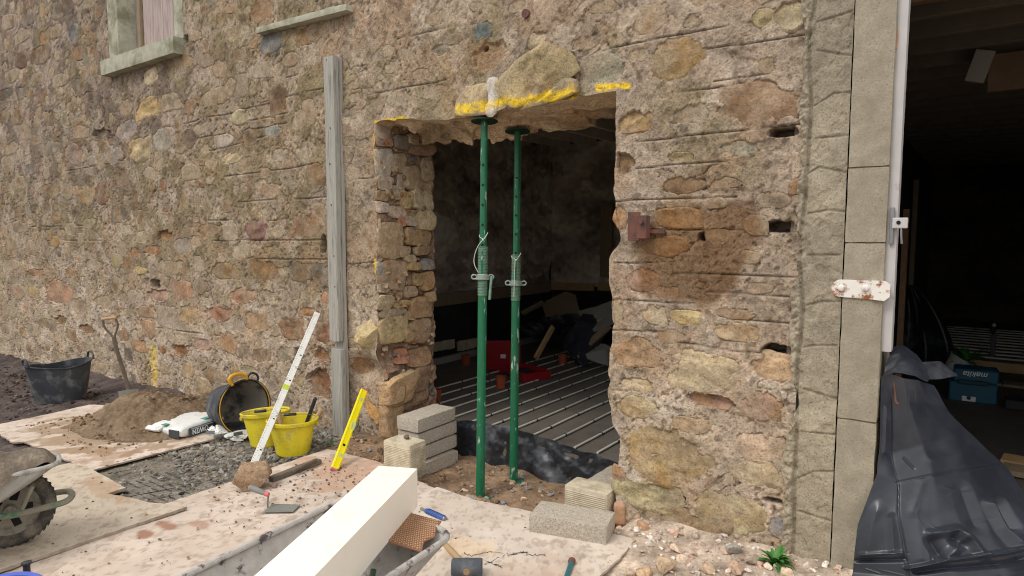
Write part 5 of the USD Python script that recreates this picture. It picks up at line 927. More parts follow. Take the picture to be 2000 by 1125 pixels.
for i, (px, py, s, r, lb) in enumerate([(412, 862, (.21, .17, .12), .4, 'crumpled empty white bag under the mouth of the fallen black tub'), (458, 862, (.24, .19, .10), 1.0, 'crumpled grey and white bag between the fallen tub and the rear yellow bucket')]):
    p = G(px, py, .0); cbg = thing('crumpled_bag', lb, 'bag', (p[0] - .02, p[1] + .06, s[2] * .42), Rz(r)); obj('paper', crumple(s, 60 + i), 'white_bag', cbg, None, 30); obj('dark_print', mv(cbox(.07, .03, .004, .001), (-.01, -.062, .022), Rz(.3) @ Rx(.9)), 'bag_dark', cbg)

# hand tools on the front board
a, b = G(827, 995, .03), G(868, 1013, .03); d = b - a; ch = thing('cold_chisel', 'tool with a ribbed blue handle lying behind the brown mat', 'chisel', (0, 0, 0))
obj('shank', tube([a - d * .12, a + d * .12], .008, 8), 'steel', ch); obj('grip', tube([a + d * k for k in (.1, .14, .3, .6, .9, .97, 1.0)], [.010, .015, .0165, .0175, .0185, .0185, .012], 14), 'blue_handle', ch)
for k in range(7): obj('rib', tube([a + d * (.24 + .08 * k), a + d * (.27 + .08 * k)], .0192, 14), 'blue_handle', ch)
obj('butt', tube([a + d * .99, a + d * 1.05], [.016, .015], 14), 'steel', ch)
hc = G(912, 1108, .062); hd = np.array([.80, .60, 0.0]); pd = np.array([-.60, .80, -.0]); ml = thing('rubber_mallet', 'grey rubber mallet lying on the board at the bottom edge of the photo', 'mallet', hc, frame(hd, (0, 0, 1)))
obj('head', lathe([(0, -.075), (.036, -.075), (.043, -.068), (.043, -.02), (.0445, 0), (.043, .02), (.043, .068), (.036, .075), (0, .075)], 36), 'mallet_rubber', ml)
RR = frame(hd, (0, 0, 1)); loc = lambda p: RR.T @ np.asarray(p, float); hp = G(868, 1062, .022) - hc
obj('handle', tube([loc(-pd * .046), loc(-pd * .02), loc(hp * .35), loc(hp * .7), loc(hp)], [.0155, .0155, .014, .0165, .0145], 14), 'wood_handle', ml)
a, b = G(1117, 1096, .035), G(1106, 1128, .03); d = (b - a) / np.linalg.norm(b - a); cb2 = thing('cold_chisel', 'teal painted cold chisel with a rusty burred head', 'chisel', (0, 0, 0))
obj('shank', tube([a + d * .02, a + d * .05, a + d * .18, a + d * .26], [.014, .013, .013, .004], 8), 'teal_chisel', cb2); obj('burred_head', tube([a - d * .012, a - d * .006, a + d * .008, a + d * .024], [.010, .019, .0195, .013], 12), 'rust', cb2)
wr = thing('wire_scrap', 'rusty twisted tie wire scraps on the board behind the mallet', 'wire', (0, 0, 0)); rg = np.random.default_rng(5)
for i, pl in enumerate([[(905, 1079), (930, 1083), (960, 1078), (990, 1082), (1020, 1080)], [(945, 1103), (965, 1094), (985, 1086), (1020, 1085), (1050, 1083), (1066, 1084)], [(940, 1092), (962, 1101), (980, 1107)], [(990, 1086), (1015, 1079), (1030, 1080)]]):
    q = smooth_path([G(px, py, .022 + .008 * rg.uniform()) for px, py in pl], 90); t = np.linspace(0, 40, 90); q = q + .006 * np.stack([np.sin(t * (2 + i)), np.cos(t * 2.3), .6 * np.sin(t * 1.7)], 1) * (np.sin(t * .45 + i) > -.1)[:, None]; obj('strand', tube(q, .0014, 5), 'wire', wr)

# ---------------------------------------------------------------- wheelbarrows
def barrow(name, label, loc, ang, tray_mat, rimz=.50, wheel_back=.22, nose=.31, nr=.08):
    t = thing(name, label, 'wheelbarrow', loc, Rz(ang))                 # local +y points ahead, origin under the nose of the tray
    def ring(hw0, hw1, y0, y1, z, r, n=10):
        P = []
        for (cx, cy, a0) in ((hw0 - r, y0 - r, 0), (-hw0 + r, y0 - r, H), (-hw1 + r, y1 + r, 2 * H), (hw1 - r, y1 + r, 3 * H)):
            for k in range(n): a = a0 + H * k / (n - 1); P.append((cx + r * math.cos(a), cy + r * math.sin(a), z))
        return np.array(P)
    A = ring(nose, .30, .0, -.95, rimz, nr); B = ring(.17, .17, -.50, -.76, rimz - .24, .06); k = len(A); rows = [A + (B - A) * s - np.array([0, 0, .02]) * math.sin(math.pi * s) for s in np.linspace(0, 1, 12)]
    c = rows[-1].mean(0); rows += [c + (rows[-1] - c) * s for s in (.6, .2, .0)]
    P = np.stack([np.vstack([r, r[:1]]) for r in rows], 1); obj('tray', thick(P, .006), tray_mat, t, None, 40)
    rim = np.vstack([A, A[:2]]) + [0, 0, .002]; obj('rolled_rim', tube(rim, .013, 10, False), tray_mat, t)
    yw = -wheel_back; wl = obj('wheel', lathe([(.03, -.02), (.115, -.022), (.135, -.030), (.135, .030), (.115, .022), (.03, .02), (.03, -.02)], 40), 'rim_dirty', t)
    def put(m): return mv(m, (0, yw, .20), Ry(H))
    stage.RemovePrim(wl.GetPath()); COUNT[(str(t.GetPath()), 'wheel')] -= 1
    wl = obj('wheel', put(lathe([(.028, -.016), (.10, -.012), (.118, -.024), (.138, -.030), (.138, .030), (.118, .024), (.10, .012), (.028, .016), (.028, -.016)], 40)), 'rim_dirty', t)
    obj('tyre', put(lathe([(.132, -.032), (.150, -.042), (.180, -.040), (.196, -.024), (.200, 0), (.196, .024), (.180, .040), (.150, .042), (.132, .032)], 48)), 'tyre', wl)
    tread = [mv(cbox(.03, .012, .004, .001), (s * .018, yw + .199 * math.cos(a), .20 + .199 * math.sin(a)), Rx(a - H) @ Rz(s * .4)) for a in np.linspace(0, 2 * np.pi, 40, endpoint=False) for s in (-1, 1)]
    obj('tread', cat_(tread), 'tyre', wl, None, False, kind='stuff'); obj('hub', put(trimesh.creation.cylinder(.03, .12, sections=16)), 'rim_dirty', wl)
    for k in range(5): a = k * 2 * np.pi / 5; obj('opening', mv(cbox(.006, .05, .035, .003), (.0135 * 1.0, yw + .072 * math.cos(a), .20 + .072 * math.sin(a)), Rx(a)), 'dark_void', wl); obj('opening', mv(cbox(.006, .05, .035, .003), (-.0135, yw + .072 * math.cos(a), .20 + .072 * math.sin(a)), Rx(a)), 'dark_void', wl)
    fp = [(.27, -1.55, .66), (.25, -1.15, .50), (.20, -.80, rimz - .26), (.125, -.45, .235), (.10, yw - .05, .205), (.10, yw + .12, .20), (.09, yw + .225, .205), (.05, yw + .262, .21), (0, yw + .27, .21)]
    fp = fp + [(-x, y, z) for x, y, z in fp[-2::-1]]; obj('frame', tube(smooth_path(fp, 90), .0165, 10), 'barrow_frame', t)
    for s in (-1, 1):
        obj('leg', tube(smooth_path([(s * .21, -.62, rimz - .24), (s * .24, -.78, .08), (s * .24, -.82, .015), (s * .24, -.92, .015), (s * .24, -.98, .10), (s * .235, -1.05, .44)], 30), .0145, 8), 'barrow_frame', t); obj('grip', tube([(s * .27, -1.53, .652), (s * .275, -1.67, .705)], .02, 10), 'black_plastic', t)
        obj('stay', tube([(s * .09, yw + .05, .21), (s * .105, yw + .10, rimz - .09)], .011, 8), 'barrow_frame', t)
    return t
n1 = np.array([.29, .957]); barrow('wheelbarrow', 'mud-caked wheelbarrow heaped with mortar at the left edge of the photo', (-4.017, -2.168, .036), math.atan2(-n1[0], n1[1]), 'barrow_grey', .42, .22, .14, .11)
R1 = Rz(math.atan2(-n1[0], n1[1])); ha, hb2 = np.meshgrid(np.linspace(-1, 1, 50), np.linspace(-.90, -.015, 70), indexing='ij')
ha = ha * (.285 - .18 * ss(-.45, 0, hb2)); q = np.maximum(np.abs(ha) / (.285 - .18 * ss(-.45, 0, hb2)), np.abs(hb2 + .45) / .44); hz2 = .375 + .125 * np.clip(1 - (np.hypot(ha / .29, (hb2 + .42) / .46)) ** 2, 0, 1) + .03 * ss(-.25, -.02, hb2) + .025 * f2(ha, hb2, 6, 395, 4) + .03 * ss(.1, .6, hb2 + .5) - .03 * ss(.9, 1, q); hz2 = np.maximum(hz2, .33)
ph = np.stack([ha, hb2, hz2], -1).reshape(-1, 3) @ R1.T + [-4.017, -2.168, .036]; ch_ = np.tile(lin((122, 111, 98)), (len(ph), 1)) * (1 + .25 * f2(ha.ravel(), hb2.ravel(), 8, 396, 4))[:, None]
tag(obj('mortar_heap', trimesh.Trimesh(ph, grid(50, 70), process=False), 'soil', None, ch_, True), 'grey-brown lime mortar heaped in the left wheelbarrow', 'mortar')
barrow('wheelbarrow', 'empty grey wheelbarrow under the cream stone lintel at the bottom centre', (-1.955, -1.665, .0), math.radians(5.7), 'barrow_splash', rimz=.50, wheel_back=.34)

# cream lintel laid across the barrow, on a bit of brown woven mat
Dv = np.array([-.424, .906, 0]); Dv /= np.linalg.norm(Dv); Sv = np.array([Dv[1], -Dv[0], 0]); wB, hB, LB = .176, .168, 1.36
tr_ = G(815.5, 914.5, .676); c0 = tr_ - Sv * wB / 2 - Dv * LB / 2; c0[2] = .676 - hB / 2
solo('stone_lintel', mv(roughbox(wB, LB, hB, 397, .03, .0006, .003, 6), c0, np.stack([Sv, Dv, [0, 0, 1.0]], 1)), 'cream', 'smooth cream stone lintel laid across the empty wheelbarrow', 'lintel', None, None, 30)
q = [G(px, py, .512) for px, py in ((806, 1003), (862, 1018), (853, 1030), (849, 1048), (828, 1058), (823, 1077), (765, 1060), (700, 1030), (770, 975))]
mp = np.array([p[:2] for p in q]); mt = thing('woven_mat', 'piece of brown woven mat packed between the lintel and the wheelbarrow', 'mat', (0, 0, 0)); obj('backing', prism(mp, .508, .513), 'mat_brown', mt, None, False)
from shapely.geometry import Polygon, Point
mpoly = Polygon(mp).buffer(-.004); du = (mp[1] - mp[0]) / np.linalg.norm(mp[1] - mp[0]); dv_ = np.array([-du[1], du[0]]); kn, kd = [], []
for i in range(-40, 60):
    for j in range(-50, 50):
        p = mp[0] + du * i * .0105 + dv_ * j * .0075 + du * (.00525 if j % 2 else 0)
        if mpoly.contains(Point(p)): (kn if (i + j // 2) % 2 else kd).append(mv(cbox(.0085, .0048, .004, .0014), (p[0], p[1], .5145), Rz(math.atan2(du[1], du[0]))))
obj('light_weave', cat_(kn), 'mat_light', mt, None, False, kind='stuff'); obj('brown_weave', cat_(kd), 'mat_brown', mt, None, False, kind='stuff')

# blue rimmed bucket at the bottom left corner
bc_ = G(8, 1166, .30); bk = thing('blue_bucket', 'blue and white bucket with a dark lug at the bottom left corner', 'bucket', (bc_[0] - .02, bc_[1] - .02, 0.03)); obj('body', lathe([(0, 0), (.11, 0), (.135, .275), (.15, .276), (.152, .29), (.146, .295), (.128, .29), (.105, .01), (0, .01)], 44), 'blue_bucket', bk, None, 40); obj('contents', mv(lathe([(0, .0), (.126, .0), (.127, -.01), (0, -.01)], 40), (0, 0, .27)), 'white_bag', bk, None, 40)
pl = G(52, 1108, .30) - np.array([bc_[0] - .02, bc_[1] - .02, .03]); obj('lug', mv(lathe([(0, -.03), (.013, -.03), (.013, .012), (.019, .014), (.019, .022), (0, .024)], 18), pl), 'black_plastic', bk)

# ---------------------------------------------------------------- doorway on the right
solo('door_frame', wob(mv(roughbox(.046, .075, 1.95, 501, .03, .001, .006, 20), (-.386, .040, 2.095)), 5, .003), 'white_paint', 'white painted timber door frame stub at the right edge of the dressed stones', 'door frame', None, None, 40)
solo('red_brick', mv(roughbox(.02, .06, .10, 502, .02, .003, .006), (-.411, .012, W(1752, 75)[2])), 'brick_red', 'orange brick slip showing beside the top of the white door frame', 'brick', None, None, 40)
hs = thing('hinge_strap', 'white painted rusty strap plate bolted across the dressed stones', 'hinge', (0, 0, 0)); a, b = W(1624, 562, -.035), W(1738, 564, -.035); hh = .083
from shapely.geometry import box as sbox
pl = Polygon([(a[0] + hh / 2, -hh / 2), (b[0] - .02, -hh / 2 - .006), (b[0] - .004, -hh / 2 + .01), (b[0], .01), (b[0] - .004, hh / 2 - .01), (b[0] - .02, hh / 2), (a[0] + hh / 2, hh / 2)]).union(Point(a[0] + hh / 2, 0).buffer(hh / 2, 12))
m = trimesh.creation.extrude_polygon(pl, .010, engine='earcut'); obj('plate', mv(m, (0, -.028, a[2]), Rx(H)), 'hinge_paint', hs, None, False)
pl2 = Polygon([(b[0] - .075, -hh / 2 - .004), (b[0] - .02, -hh / 2 - .008), (b[0] + .002, -hh / 2 + .012), (b[0] + .002, hh / 2 - .012), (b[0] - .02, hh / 2 + .002), (b[0] - .075, hh / 2 + .002)]); obj('step', mv(trimesh.creation.extrude_polygon(pl2, .006, engine='earcut'), (0, -.039, a[2]), Rx(H)), 'hinge_paint', hs, None, False)
for px in (1643, 1690):
    p = W(px, 562, -.04); obj('bolt', mv(lathe([(0, 0), (.016, 0), (.0155, .006), (.009, .011), (0, .012)], 18), p, Rx(H)), 'hinge_paint', hs)
dl = thing('door_catch', 'pale metal catch with a hanging pin on the white door frame', 'catch', W(1744, 440, -.01)); obj('back_plate', cbox(.018, .012, .17, .002, (-.004, .0, -.002)), 'steel', dl); obj('tag_plate', cbox(.062, .010, .048, .010, (.030, -.016, .010)), 'white_paint', dl); obj('eye', mv(trimesh.creation.cylinder(.009, .004, sections=12), (.024, -.022, .012), Rx(H)), 'dark_void', dl); obj('pin', tube([(.035, -.016, -.01), (.037, -.016, -.05), (.041, -.016, -.085)], .005, 8), 'steel', dl)

# black sheet hung over the threshold
rows = [[(1722, 733, .0), (1738, 728, .03), (1765, 738, .06), (1795, 742, .12), (1812, 748, .2), (1822, 752, .26)], [(1719, 800, -.01), (1741, 800, .06), (1775, 790, .10), (1812, 788, .20), (1846, 800, .30), (1852, 803, .36)], [(1716, 880, -.02), (1741, 885, .06), (1800, 868, .13), (1866, 855, .28), (1912, 862, .44), (1916, 866, .5)], [(1713, 925, -.04), (1753, 944, .00), (1822, 930, .08), (1892, 917, .24), (1958, 905, .46), (1966, 912, .54)],
        [(1674, 1025, -.10), (1759, 1010, -.07), (1832, 1008, .03), (1922, 1000, .18), (2008, 992, .40), (2030, 1000, .5)], [(1667, 1085, -.13), (1767, 1080, -.12), (1852, 1085, -.05), (1952, 1080, .10), (2062, 1060, .34), (2100, 1070, .42)], [(1664, 1118, -.14), (1771, 1128, -.15), (1872, 1140, -.10), (1985, 1145, .04), (2105, 1140, .28), (2150, 1150, .36)], [(1655, 1128, -.22), (1765, 1150, -.26), (1872, 1170, -.24), (1985, 1180, -.10), (2115, 1170, .16), (2170, 1180, .25)]]
K = np.array([[W(a, b, c) for a, b, c in r] for r in rows]); K[-1, :, 2] = np.maximum(K[-1, :, 2] * .2, .02) ; K[:, :, 2] = np.maximum(K[:, :, 2], .02)
nu, nv = 250, 190; ii, jj = np.meshgrid(np.linspace(0, 7, nu), np.linspace(0, 5, nv), indexing='ij')
Pt = np.stack([ndimage.map_coordinates(K[..., k], [ii, jj], order=1) for k in range(3)], -1); Pt = np.stack([ndimage.gaussian_filter(Pt[..., k], (1.6, 1.4), mode='nearest') for k in range(3)], -1)
Ps = np.stack([ndimage.gaussian_filter(Pt[..., k], (9, 9), mode='nearest') for k in range(3)], -1); nrm = np.cross(np.gradient(Ps, axis=0), np.gradient(Ps, axis=1)); nrm /= np.linalg.norm(nrm, axis=-1, keepdims=True) + 1e-9
if (nrm[60, 60] @ (EYE - Pt[60, 60])) < 0: nrm = -nrm
wk = .004 * f2(ii * .5, jj * .6, 1.6, 511, 3)
def crease(p, q, w, h, soft=.35):
    """a fold from p to q in sheet coordinates: a sharp ridge that fades out sideways and at its ends"""
    p, q = np.asarray(p, float), np.asarray(q, float); d = q - p; L = np.linalg.norm(d); d /= L; t = ((ii - p[0]) * d[0] + (jj - p[1]) * d[1]) / L; s = -(ii - p[0]) * d[1] + (jj - p[1]) * d[0] + .05 * n2(ii, jj, 1.3, int(10 * p.sum()) % 50)
    return h * np.maximum(0, 1 - np.abs(s) / w) ** 1.2 * ss(-.05, soft, t) * ss(1.05, 1 - soft, t)
wk += -crease((3.0, .95), (3.03, 4.9), .045, .007, .05) - crease((2.9, 1.0), (7.0, 1.04), .05, .012, .05) - crease((.6, 1.02), (2.9, 1.0), .06, .010, .1)
_sx = Pt - EYE; _sz = _sx @ FW; _px = np.stack([1000 + FPX * (_sx @ RT) / _sz, 562.5 - FPX * (_sx @ UP) / _sz], -1).reshape(-1, 2); _kt = cKDTree(_px)
def at_px(p): i = _kt.query(p)[1]; return np.array([ii.ravel()[i], jj.ravel()[i]])
def folds(pts, w, h):
    q = [at_px(p) for p in pts]; out = np.zeros(ii.shape)
    for u_, v_ in zip(q[:-1], q[1:]):
        d = v_ - u_; L = np.linalg.norm(d) + 1e-6; t = np.clip(((ii - u_[0]) * d[0] + (jj - u_[1]) * d[1]) / L ** 2, 0, 1); out = np.maximum(out, np.maximum(0, 1 - np.hypot(ii - u_[0] - t * d[0], jj - u_[1] - t * d[1]) / w) ** 1.3)
    return h * out
for pts, w, h in (([(1812, 1043), (1868, 1034), (1895, 1055), (1922, 1088)], .16, .034), ([(1845, 1093), (1880, 1050)], .16, .030), ([(1822, 1058), (1842, 1088)], .28, -.040), ([(1865, 1052), (1875, 1062)], .2, -.03), ([(1772, 1110), (1845, 1095), (1920, 1086), (1998, 1072)], .10, .036), ([(1790, 1118), (1850, 1108), (1998, 1092)], .14, -.030), ([(1935, 985), (1960, 1030), (1990, 1062)], .20, .034), ([(1955, 985), (1978, 1030)], .22, -.034), ([(1680, 1095), (1760, 1092)], .16, -.022), ([(1682, 1082), (1762, 1080)], .10, .012), ([(1712, 1000), (1694, 1080)], .3, .022), ([(1742, 1010), (1745, 1075)], .14, -.014), ([(1790, 1000), (1800, 1090)], .4, .010), ([(1880, 960), (1905, 1025)], .3, -.010), ([(1800, 945), (1780, 1000)], .2, .006), ([(1818, 900), (1895, 885)], .3, .008), ([(1765, 895), (1785, 915)], .06, -.006), ([(1728, 800), (1722, 880)], .12, .014)): wk += folds(pts, w, h)
rg = np.random.default_rng(77)
for k in range(46):
    p = np.array([rg.uniform(.5, 7), rg.uniform(0, 5)]); an = rg.uniform(0, 3.14); l = rg.uniform(.2, .9); wk += crease(p, p + l * np.array([math.cos(an), math.sin(an)]), rg.uniform(.02, .06), rg.uniform(-.0035, .004) * (1 + 1.0 * (p[0] > 4.6)))
Pt = Pt + nrm * wk[..., None]
tarp = thing('plastic_tarp', 'big black plastic sheet draped from the stone jamb over the doorway threshold', 'tarp', (0, 0, 0)); obj('sheet', thick(Pt, .002, True), 'black_tarp', tarp, None, True)
fl = np.array([[W(1736, 690, .03), W(1765, 735, .06)], [W(1770, 682, .25), W(1800, 738, .20)], [W(1800, 695, .32), W(1822, 735, .30)], [W(1850, 712, .42), W(1835, 735, .40)]]); 
def loft(Kp, a, b, s=2.0, amp=.01, seed=1):
    i, j = np.meshgrid(np.linspace(0, Kp.shape[0] - 1, a), np.linspace(0, Kp.shape[1] - 1, b), indexing='ij'); Q = np.stack([ndimage.map_coordinates(Kp[..., k], [i, j], order=1) for k in range(3)], -1); Q = np.stack([ndimage.gaussian_filter(Q[..., k], (s, s), mode='nearest') for k in range(3)], -1); n = np.cross(np.gradient(Q, axis=0), np.gradient(Q, axis=1)); n /= np.linalg.norm(n, axis=-1, keepdims=True) + 1e-9; return Q + n * (amp * f2(i, j * 2, 1.1, seed, 3))[..., None]
obj('turned_top', thick(loft(np.array([[W(1722, 738, -.01), W(1733, 700, .0), W(1742, 676, .08)], [W(1752, 728, .02), W(1757, 690, .06), W(1762, 674, .16)], [W(1790, 736, .08), W(1790, 706, .14), W(1786, 688, .22)], [W(1813, 748, .16), W(1812, 730, .2), W(1806, 716, .26)]]), 30, 24, 1.5, .006, 2), .002, True), 'black_tarp', tarp, None, True)
obj('side_flap', thick(loft(np.array([[W(1798, 706, .25), W(1800, 742, .25)], [W(1835, 704, .33), W(1838, 742, .3)], [W(1848, 716, .36), W(1866, 735, .36)], [W(1866, 731, .40), W(1872, 735, .40)]]), 24, 12, 1.0, .004, 4), .002, True), 'black_tarp', tarp, None, True)
obj('prop_stick', bar(W(1738, 745, .08), W(1744, 1000, .10), .03, .03), 'timber', tarp)
solo('rusty_hook', tube(smooth_path([W(1745, 745, .05), W(1748, 770, .04), W(1750, 785, .02), W(1756, 788, .01)], 12), .005, 8), 'rust', 'rusty hook poking out at the top of the black tarp', 'hook')

# weed at the wall foot
def weed(loc, n, r, label, seed, m='leaf'):
    t = thing('weed', label, 'weed', loc); rg = np.random.default_rng(seed)
    obj('root_crown', mv(rock((.03, .03, .02), 3, 2), (0, 0, .0)), m, t, None, 30)
    for k in range(n):
        az = rg.uniform(0, 6.28); el = rg.uniform(.25, 1.35); Ln = r * rg.uniform(.6, 1.15); w = Ln * rg.uniform(.10, .17); s = np.linspace(0, 1, 12); bend = rg.uniform(.3, 1.0)
        cx = Ln * s * np.cos(el - bend * s * .8) ; cz = Ln * s * np.sin(el - bend * s * .6); wd = w * np.sin(np.pi * np.clip(s * .93 + .05, 0, 1)) ** .7 * (1 + .35 * (np.arange(12) % 2) * (rg.uniform() < .6))
        uu = np.array([-1, -.5, 0, .5, 1]); Q = np.stack([cx[:, None] + 0 * uu, wd[:, None] * uu, cz[:, None] + .35 * wd[:, None] * np.abs(uu) + .1 * wd[:, None]], -1) @ Rz(az).T
        obj('leaf', sheet(Q), m, t, None, True)
    return t
p = G(1512, 1096, .05); weed((p[0], p[1], zg(p[0], p[1]) + .005), 46, .095, 'green dock weed growing from the rubble at the wall foot', 1)
p = G(648, 866, .0); weed((p[0] + .02, p[1] - .02, -.02), 14, .06, 'small green weed at the foot of the grey timber post', 2, 'dark_leaf')
p = G(4, 698, -.2); weed((-12.3, -.3, -.26), 14, .16, 'small weed by the wall at the far left edge', 3)
# ---------------------------------------------------------------- inside the left room
FZ = .085
ORD = 'first second third fourth fifth sixth seventh eighth ninth tenth eleventh twelfth thirteenth'.split()
for k in range(13):
    x0 = -2.02 - .205 * k; y1 = 4.5 if k > 2 else 3.6; yy = np.linspace(.58, y1, 40); pts = np.stack([x0 + .012 * n2(yy, yy * 0 + k, 1.2, k) - .012 * (yy - .5), yy, np.full(40, FZ + .012)], 1)
    t = thing('heating_pipe', f'white heating pipe on the inner floor, {ORD[k]} from the right cheek', 'pipe', (0, 0, 0), None, 'heating pipes on the inner floor'); obj('pipe', tube(pts, .0085, 8), 'pipe_white', t)
    obj('clips', cat_([mv(cbox(.03, .010, .026, .004), (np.interp(y, yy, pts[:, 0]), y, FZ + .011)) for y in np.arange(.8 + .1 * (k % 3), y1, .46)]), 'black_plastic', t, None, False, kind='stuff')
for i, (px, py, lb) in enumerate([(851, 785, 'terracotta drain pipe stub at the left corner of the inner floor'), (978, 757, 'terracotta drain pipe stub between the two props'), (1099, 712, 'terracotta drain pipe stub in front of the timber pile'), (910, 712, 'dark terracotta pipe stub by the inner side wall')]):
    p = G(px, py, FZ); solo('pipe_stub', mv(lathe([(.048, 0), (.05, .09), (.055, .092), (.055, .12), (.047, .12), (.044, 0)], 24), p), 'terracotta', lb, 'pipe stub', None, None, 40)
rc = thing('red_tool_case', 'open red plastic tool case on the inner floor behind the props', 'tool case', (-4.12, 2.35, FZ), Rz(-.35))
obj('tray', cat_([cbox(.50, .012, .09, .004, (0, -.17, .05)), cbox(.50, .012, .09, .004, (0, .17, .05)), cbox(.012, .33, .09, .004, (-.245, 0, .05)), cbox(.012, .33, .09, .004, (.245, 0, .05)), cbox(.48, .33, .01, .003, (0, 0, .008))]), 'red_plastic', rc, None, 30, kind='stuff'); obj('lid', mv(cbox(.40, .06, .36, .03), (-.34, -.066, .19), Rz(.99) @ Rx(.18)), 'red_plastic', rc); obj('inlay', mv(cbox(.44, .30, .03, .01), (0, 0, .04)), 'black_plastic', rc); obj('sticker', mv(cbox(.06, .004, .05, .001), (-.307, -.088, .19), Rz(.99) @ Rx(.18)), 'white_bag', rc); obj('handle', tube(smooth_path([(-.08, -.18, .05), (-.07, -.23, .05), (.07, -.23, .05), (.08, -.18, .05)], 16), .009, 8), 'black_plastic', rc)
# sheathing low on the inner walls
def memb(name, P, label, seed): 
    n = np.cross(P[1, 0] - P[0, 0], P[0, 1] - P[0, 0]); n /= np.linalg.norm(n); U, V = np.linalg.norm(P - P[:1], axis=-1), P[..., 2]; return solo(name, sheet(P + n * (.012 * f2(U, V, 3, seed, 3))[..., None]), 'black_plastic', label, 'plastic sheet', None, None, True)
memb('damp_sheet', plane((-5.43, .64, FZ + .06), (0, 4.3, 0), (0, 0, .74), 90, 24), 'black damp proof sheet along the foot of the inner side wall', 521)
memb('damp_sheet', plane((-5.4, 4.92, FZ), (4.0, 0, 0), (0, 0, .80), 90, 24), 'black damp proof sheet along the foot of the inner back wall', 522)
solo('batten', bar((-5.41, .65, .855), (-5.41, 4.85, .855), .15, .03, (0, 0, 1)), 'old_timber', 'long timber batten along the inner side wall above the black sheet', 'batten')
a, b = W(1072, 559, 4.88), W(1160, 561, 4.88); solo('batten', bar(a, b, .11, .03, (0, 0, 1)), 'timber', 'timber batten on the inner back wall behind the pile', 'batten')
a, b = W(1168, 559, 4.88), W(1215, 562, 4.88); solo('batten', bar(a, b, .12, .03, (0, 0, 1)), 'timber', 'lighter short batten at the right on the inner back wall', 'batten')
solo('floor_kerb', bar((-5.36, .66, FZ + .04), (-5.36, 4.8, FZ + .04), .08, .05, (0, 0, 1)), 'insulation', 'grey edge strip at the foot of the inner side wall', 'edge strip')
for (px, py, w, h, lb) in ((866, 675, .42, .12, 'pale scuffed patch of wall left bare below the black sheet, nearer one'), (916, 672, .48, .13, 'pale scuffed patch of wall left bare below the black sheet, farther one')):
    p = X(px, py, -5.40); q = roughbox(.02, w, h, int(px), .03, .012, .01, 12); solo('bare_patch', mv(q, p), 'cut_stone', lb, 'wall patch', None, None, 40)
p0 = W(1184, 398, 4.86); p1 = W(1184, 542, 4.86); solo('old_post', mv(roughbox(.17, .06, p0[2] - p1[2], 531, .04, .004, .01, 10), (p0 + p1) / 2), 'old_timber', 'pale weathered upright plank on the inner back wall near the right edge of the opening', 'plank', None, None, 40)
# pile of leftovers at the back
solo('plastic_heap', mv(crumple((1.25, .8, .62), 71, .3), (-4.55, 3.75, FZ + .24), Rz(.2)), 'black_sheet', 'crumpled dark plastic sheeting heaped at the back of the left room', 'plastic heap', None, None, 30)
solo('plastic_heap', mv(crumple((.55, .5, .75), 72, .3), (-3.92, 3.25, FZ + .28), Rz(.9) @ Ry(.3)), 'black_tarp', 'glossy black plastic bundle in front of the leaning grey board', 'plastic heap', None, None, 30)
def pxbar(a, b, ya, yb, w, t, m, lb, name='timber_offcut', cat='timber', hint=(0, -1, .3)): return solo(name, bar(W(*a, ya), W(*b, yb), w, t, hint), m, lb, cat)
pxbar((1046, 700), (1080, 638), 2.85, 3.1, .07, .035, 'timber', 'pale timber offcut leaning on the plastic heap')
pxbar((1148, 648), (1205, 612), 3.3, 3.5, .05, .10, 'timber', 'pale timber under the leaning grey board at the right of the pile')
pxbar((1150, 672), (1192, 635), 3.25, 3.4, .04, .08, 'old_timber', 'brown timber offcut below the pale one in the pile')
pxbar((1020, 612), (1062, 590), 4.0, 4.1, .09, .04, 'old_timber', 'short grey timber on top of the plastic heap')
m = np.array([[W(1132, 612, 3.6), W(1150, 655, 3.3)], [W(1170, 602, 3.6), W(1180, 640, 3.35)], [W(1215, 585, 3.6), W(1220, 625, 3.4)]]); solo('insulation_board', thick(loft(m, 20, 10, .5, .003, 3), .05), 'insulation', 'grey insulation board leaning on the pile by the right edge of the opening', 'board', None, None, 40)
m = np.array([[W(1060, 595, 4.2), W(1075, 640, 3.9)], [W(1105, 572, 4.2), W(1120, 620, 3.9)], [W(1125, 580, 4.2), W(1140, 640, 3.8)]]); solo('insulation_board', thick(loft(m, 20, 10, .5, .003, 3), .04), 'old_timber', 'brownish board lying slanted on top of the plastic heap', 'board', None, None, 40)
q = rock((.42, .34, .30), 9, 3, .5, .1); solo('rubble_lump', mv(q, (-3.75, 3.35, FZ + .12)), 'insulation', 'dark lump of material at the right end of the pile', 'rubble', None, None, 30)

# ---------------------------------------------------------------- inside the right room
tc = thing('tool_case', 'teal plastic power tool case with white lettering on the garage floor', 'tool case', (-.10, 4.42, -.012), Rz(.05))
obj('body', mv(cbox(.40, .28, .20, .012), (0, .14, .10)), 'teal_case', tc); obj('lid', mv(cbox(.37, .27, .13, .012), (.02, .14, .268)), 'teal_case', tc); obj('handle', mv(cbox(.25, .03, .045, .008), (.0, -.012, .205)), 'teal_dark', tc); obj('latch', mv(cbox(.115, .012, .05, .004), (-.03, -.005, .035)), 'white_letter', tc); obj('latch_knob', mv(trimesh.creation.cylinder(.018, .012, sections=16), (-.03, -.012, .045), Rx(H)), 'teal_dark', tc)
tx = meshkit.text_mesh('makita', .048, .003, True); bb_ = tx.bounds; tx = mv(tx, -(bb_[0] + bb_[1]) / 2); v = np.array(tx.vertices); v[:, 0] += .25 * v[:, 1]; tx = trimesh.Trimesh(v, tx.faces, process=False); obj('lettering', mv(tx, (.01, .0035, .285), Rx(H) @ Rz(math.pi)), 'white_letter', tc, None, False)
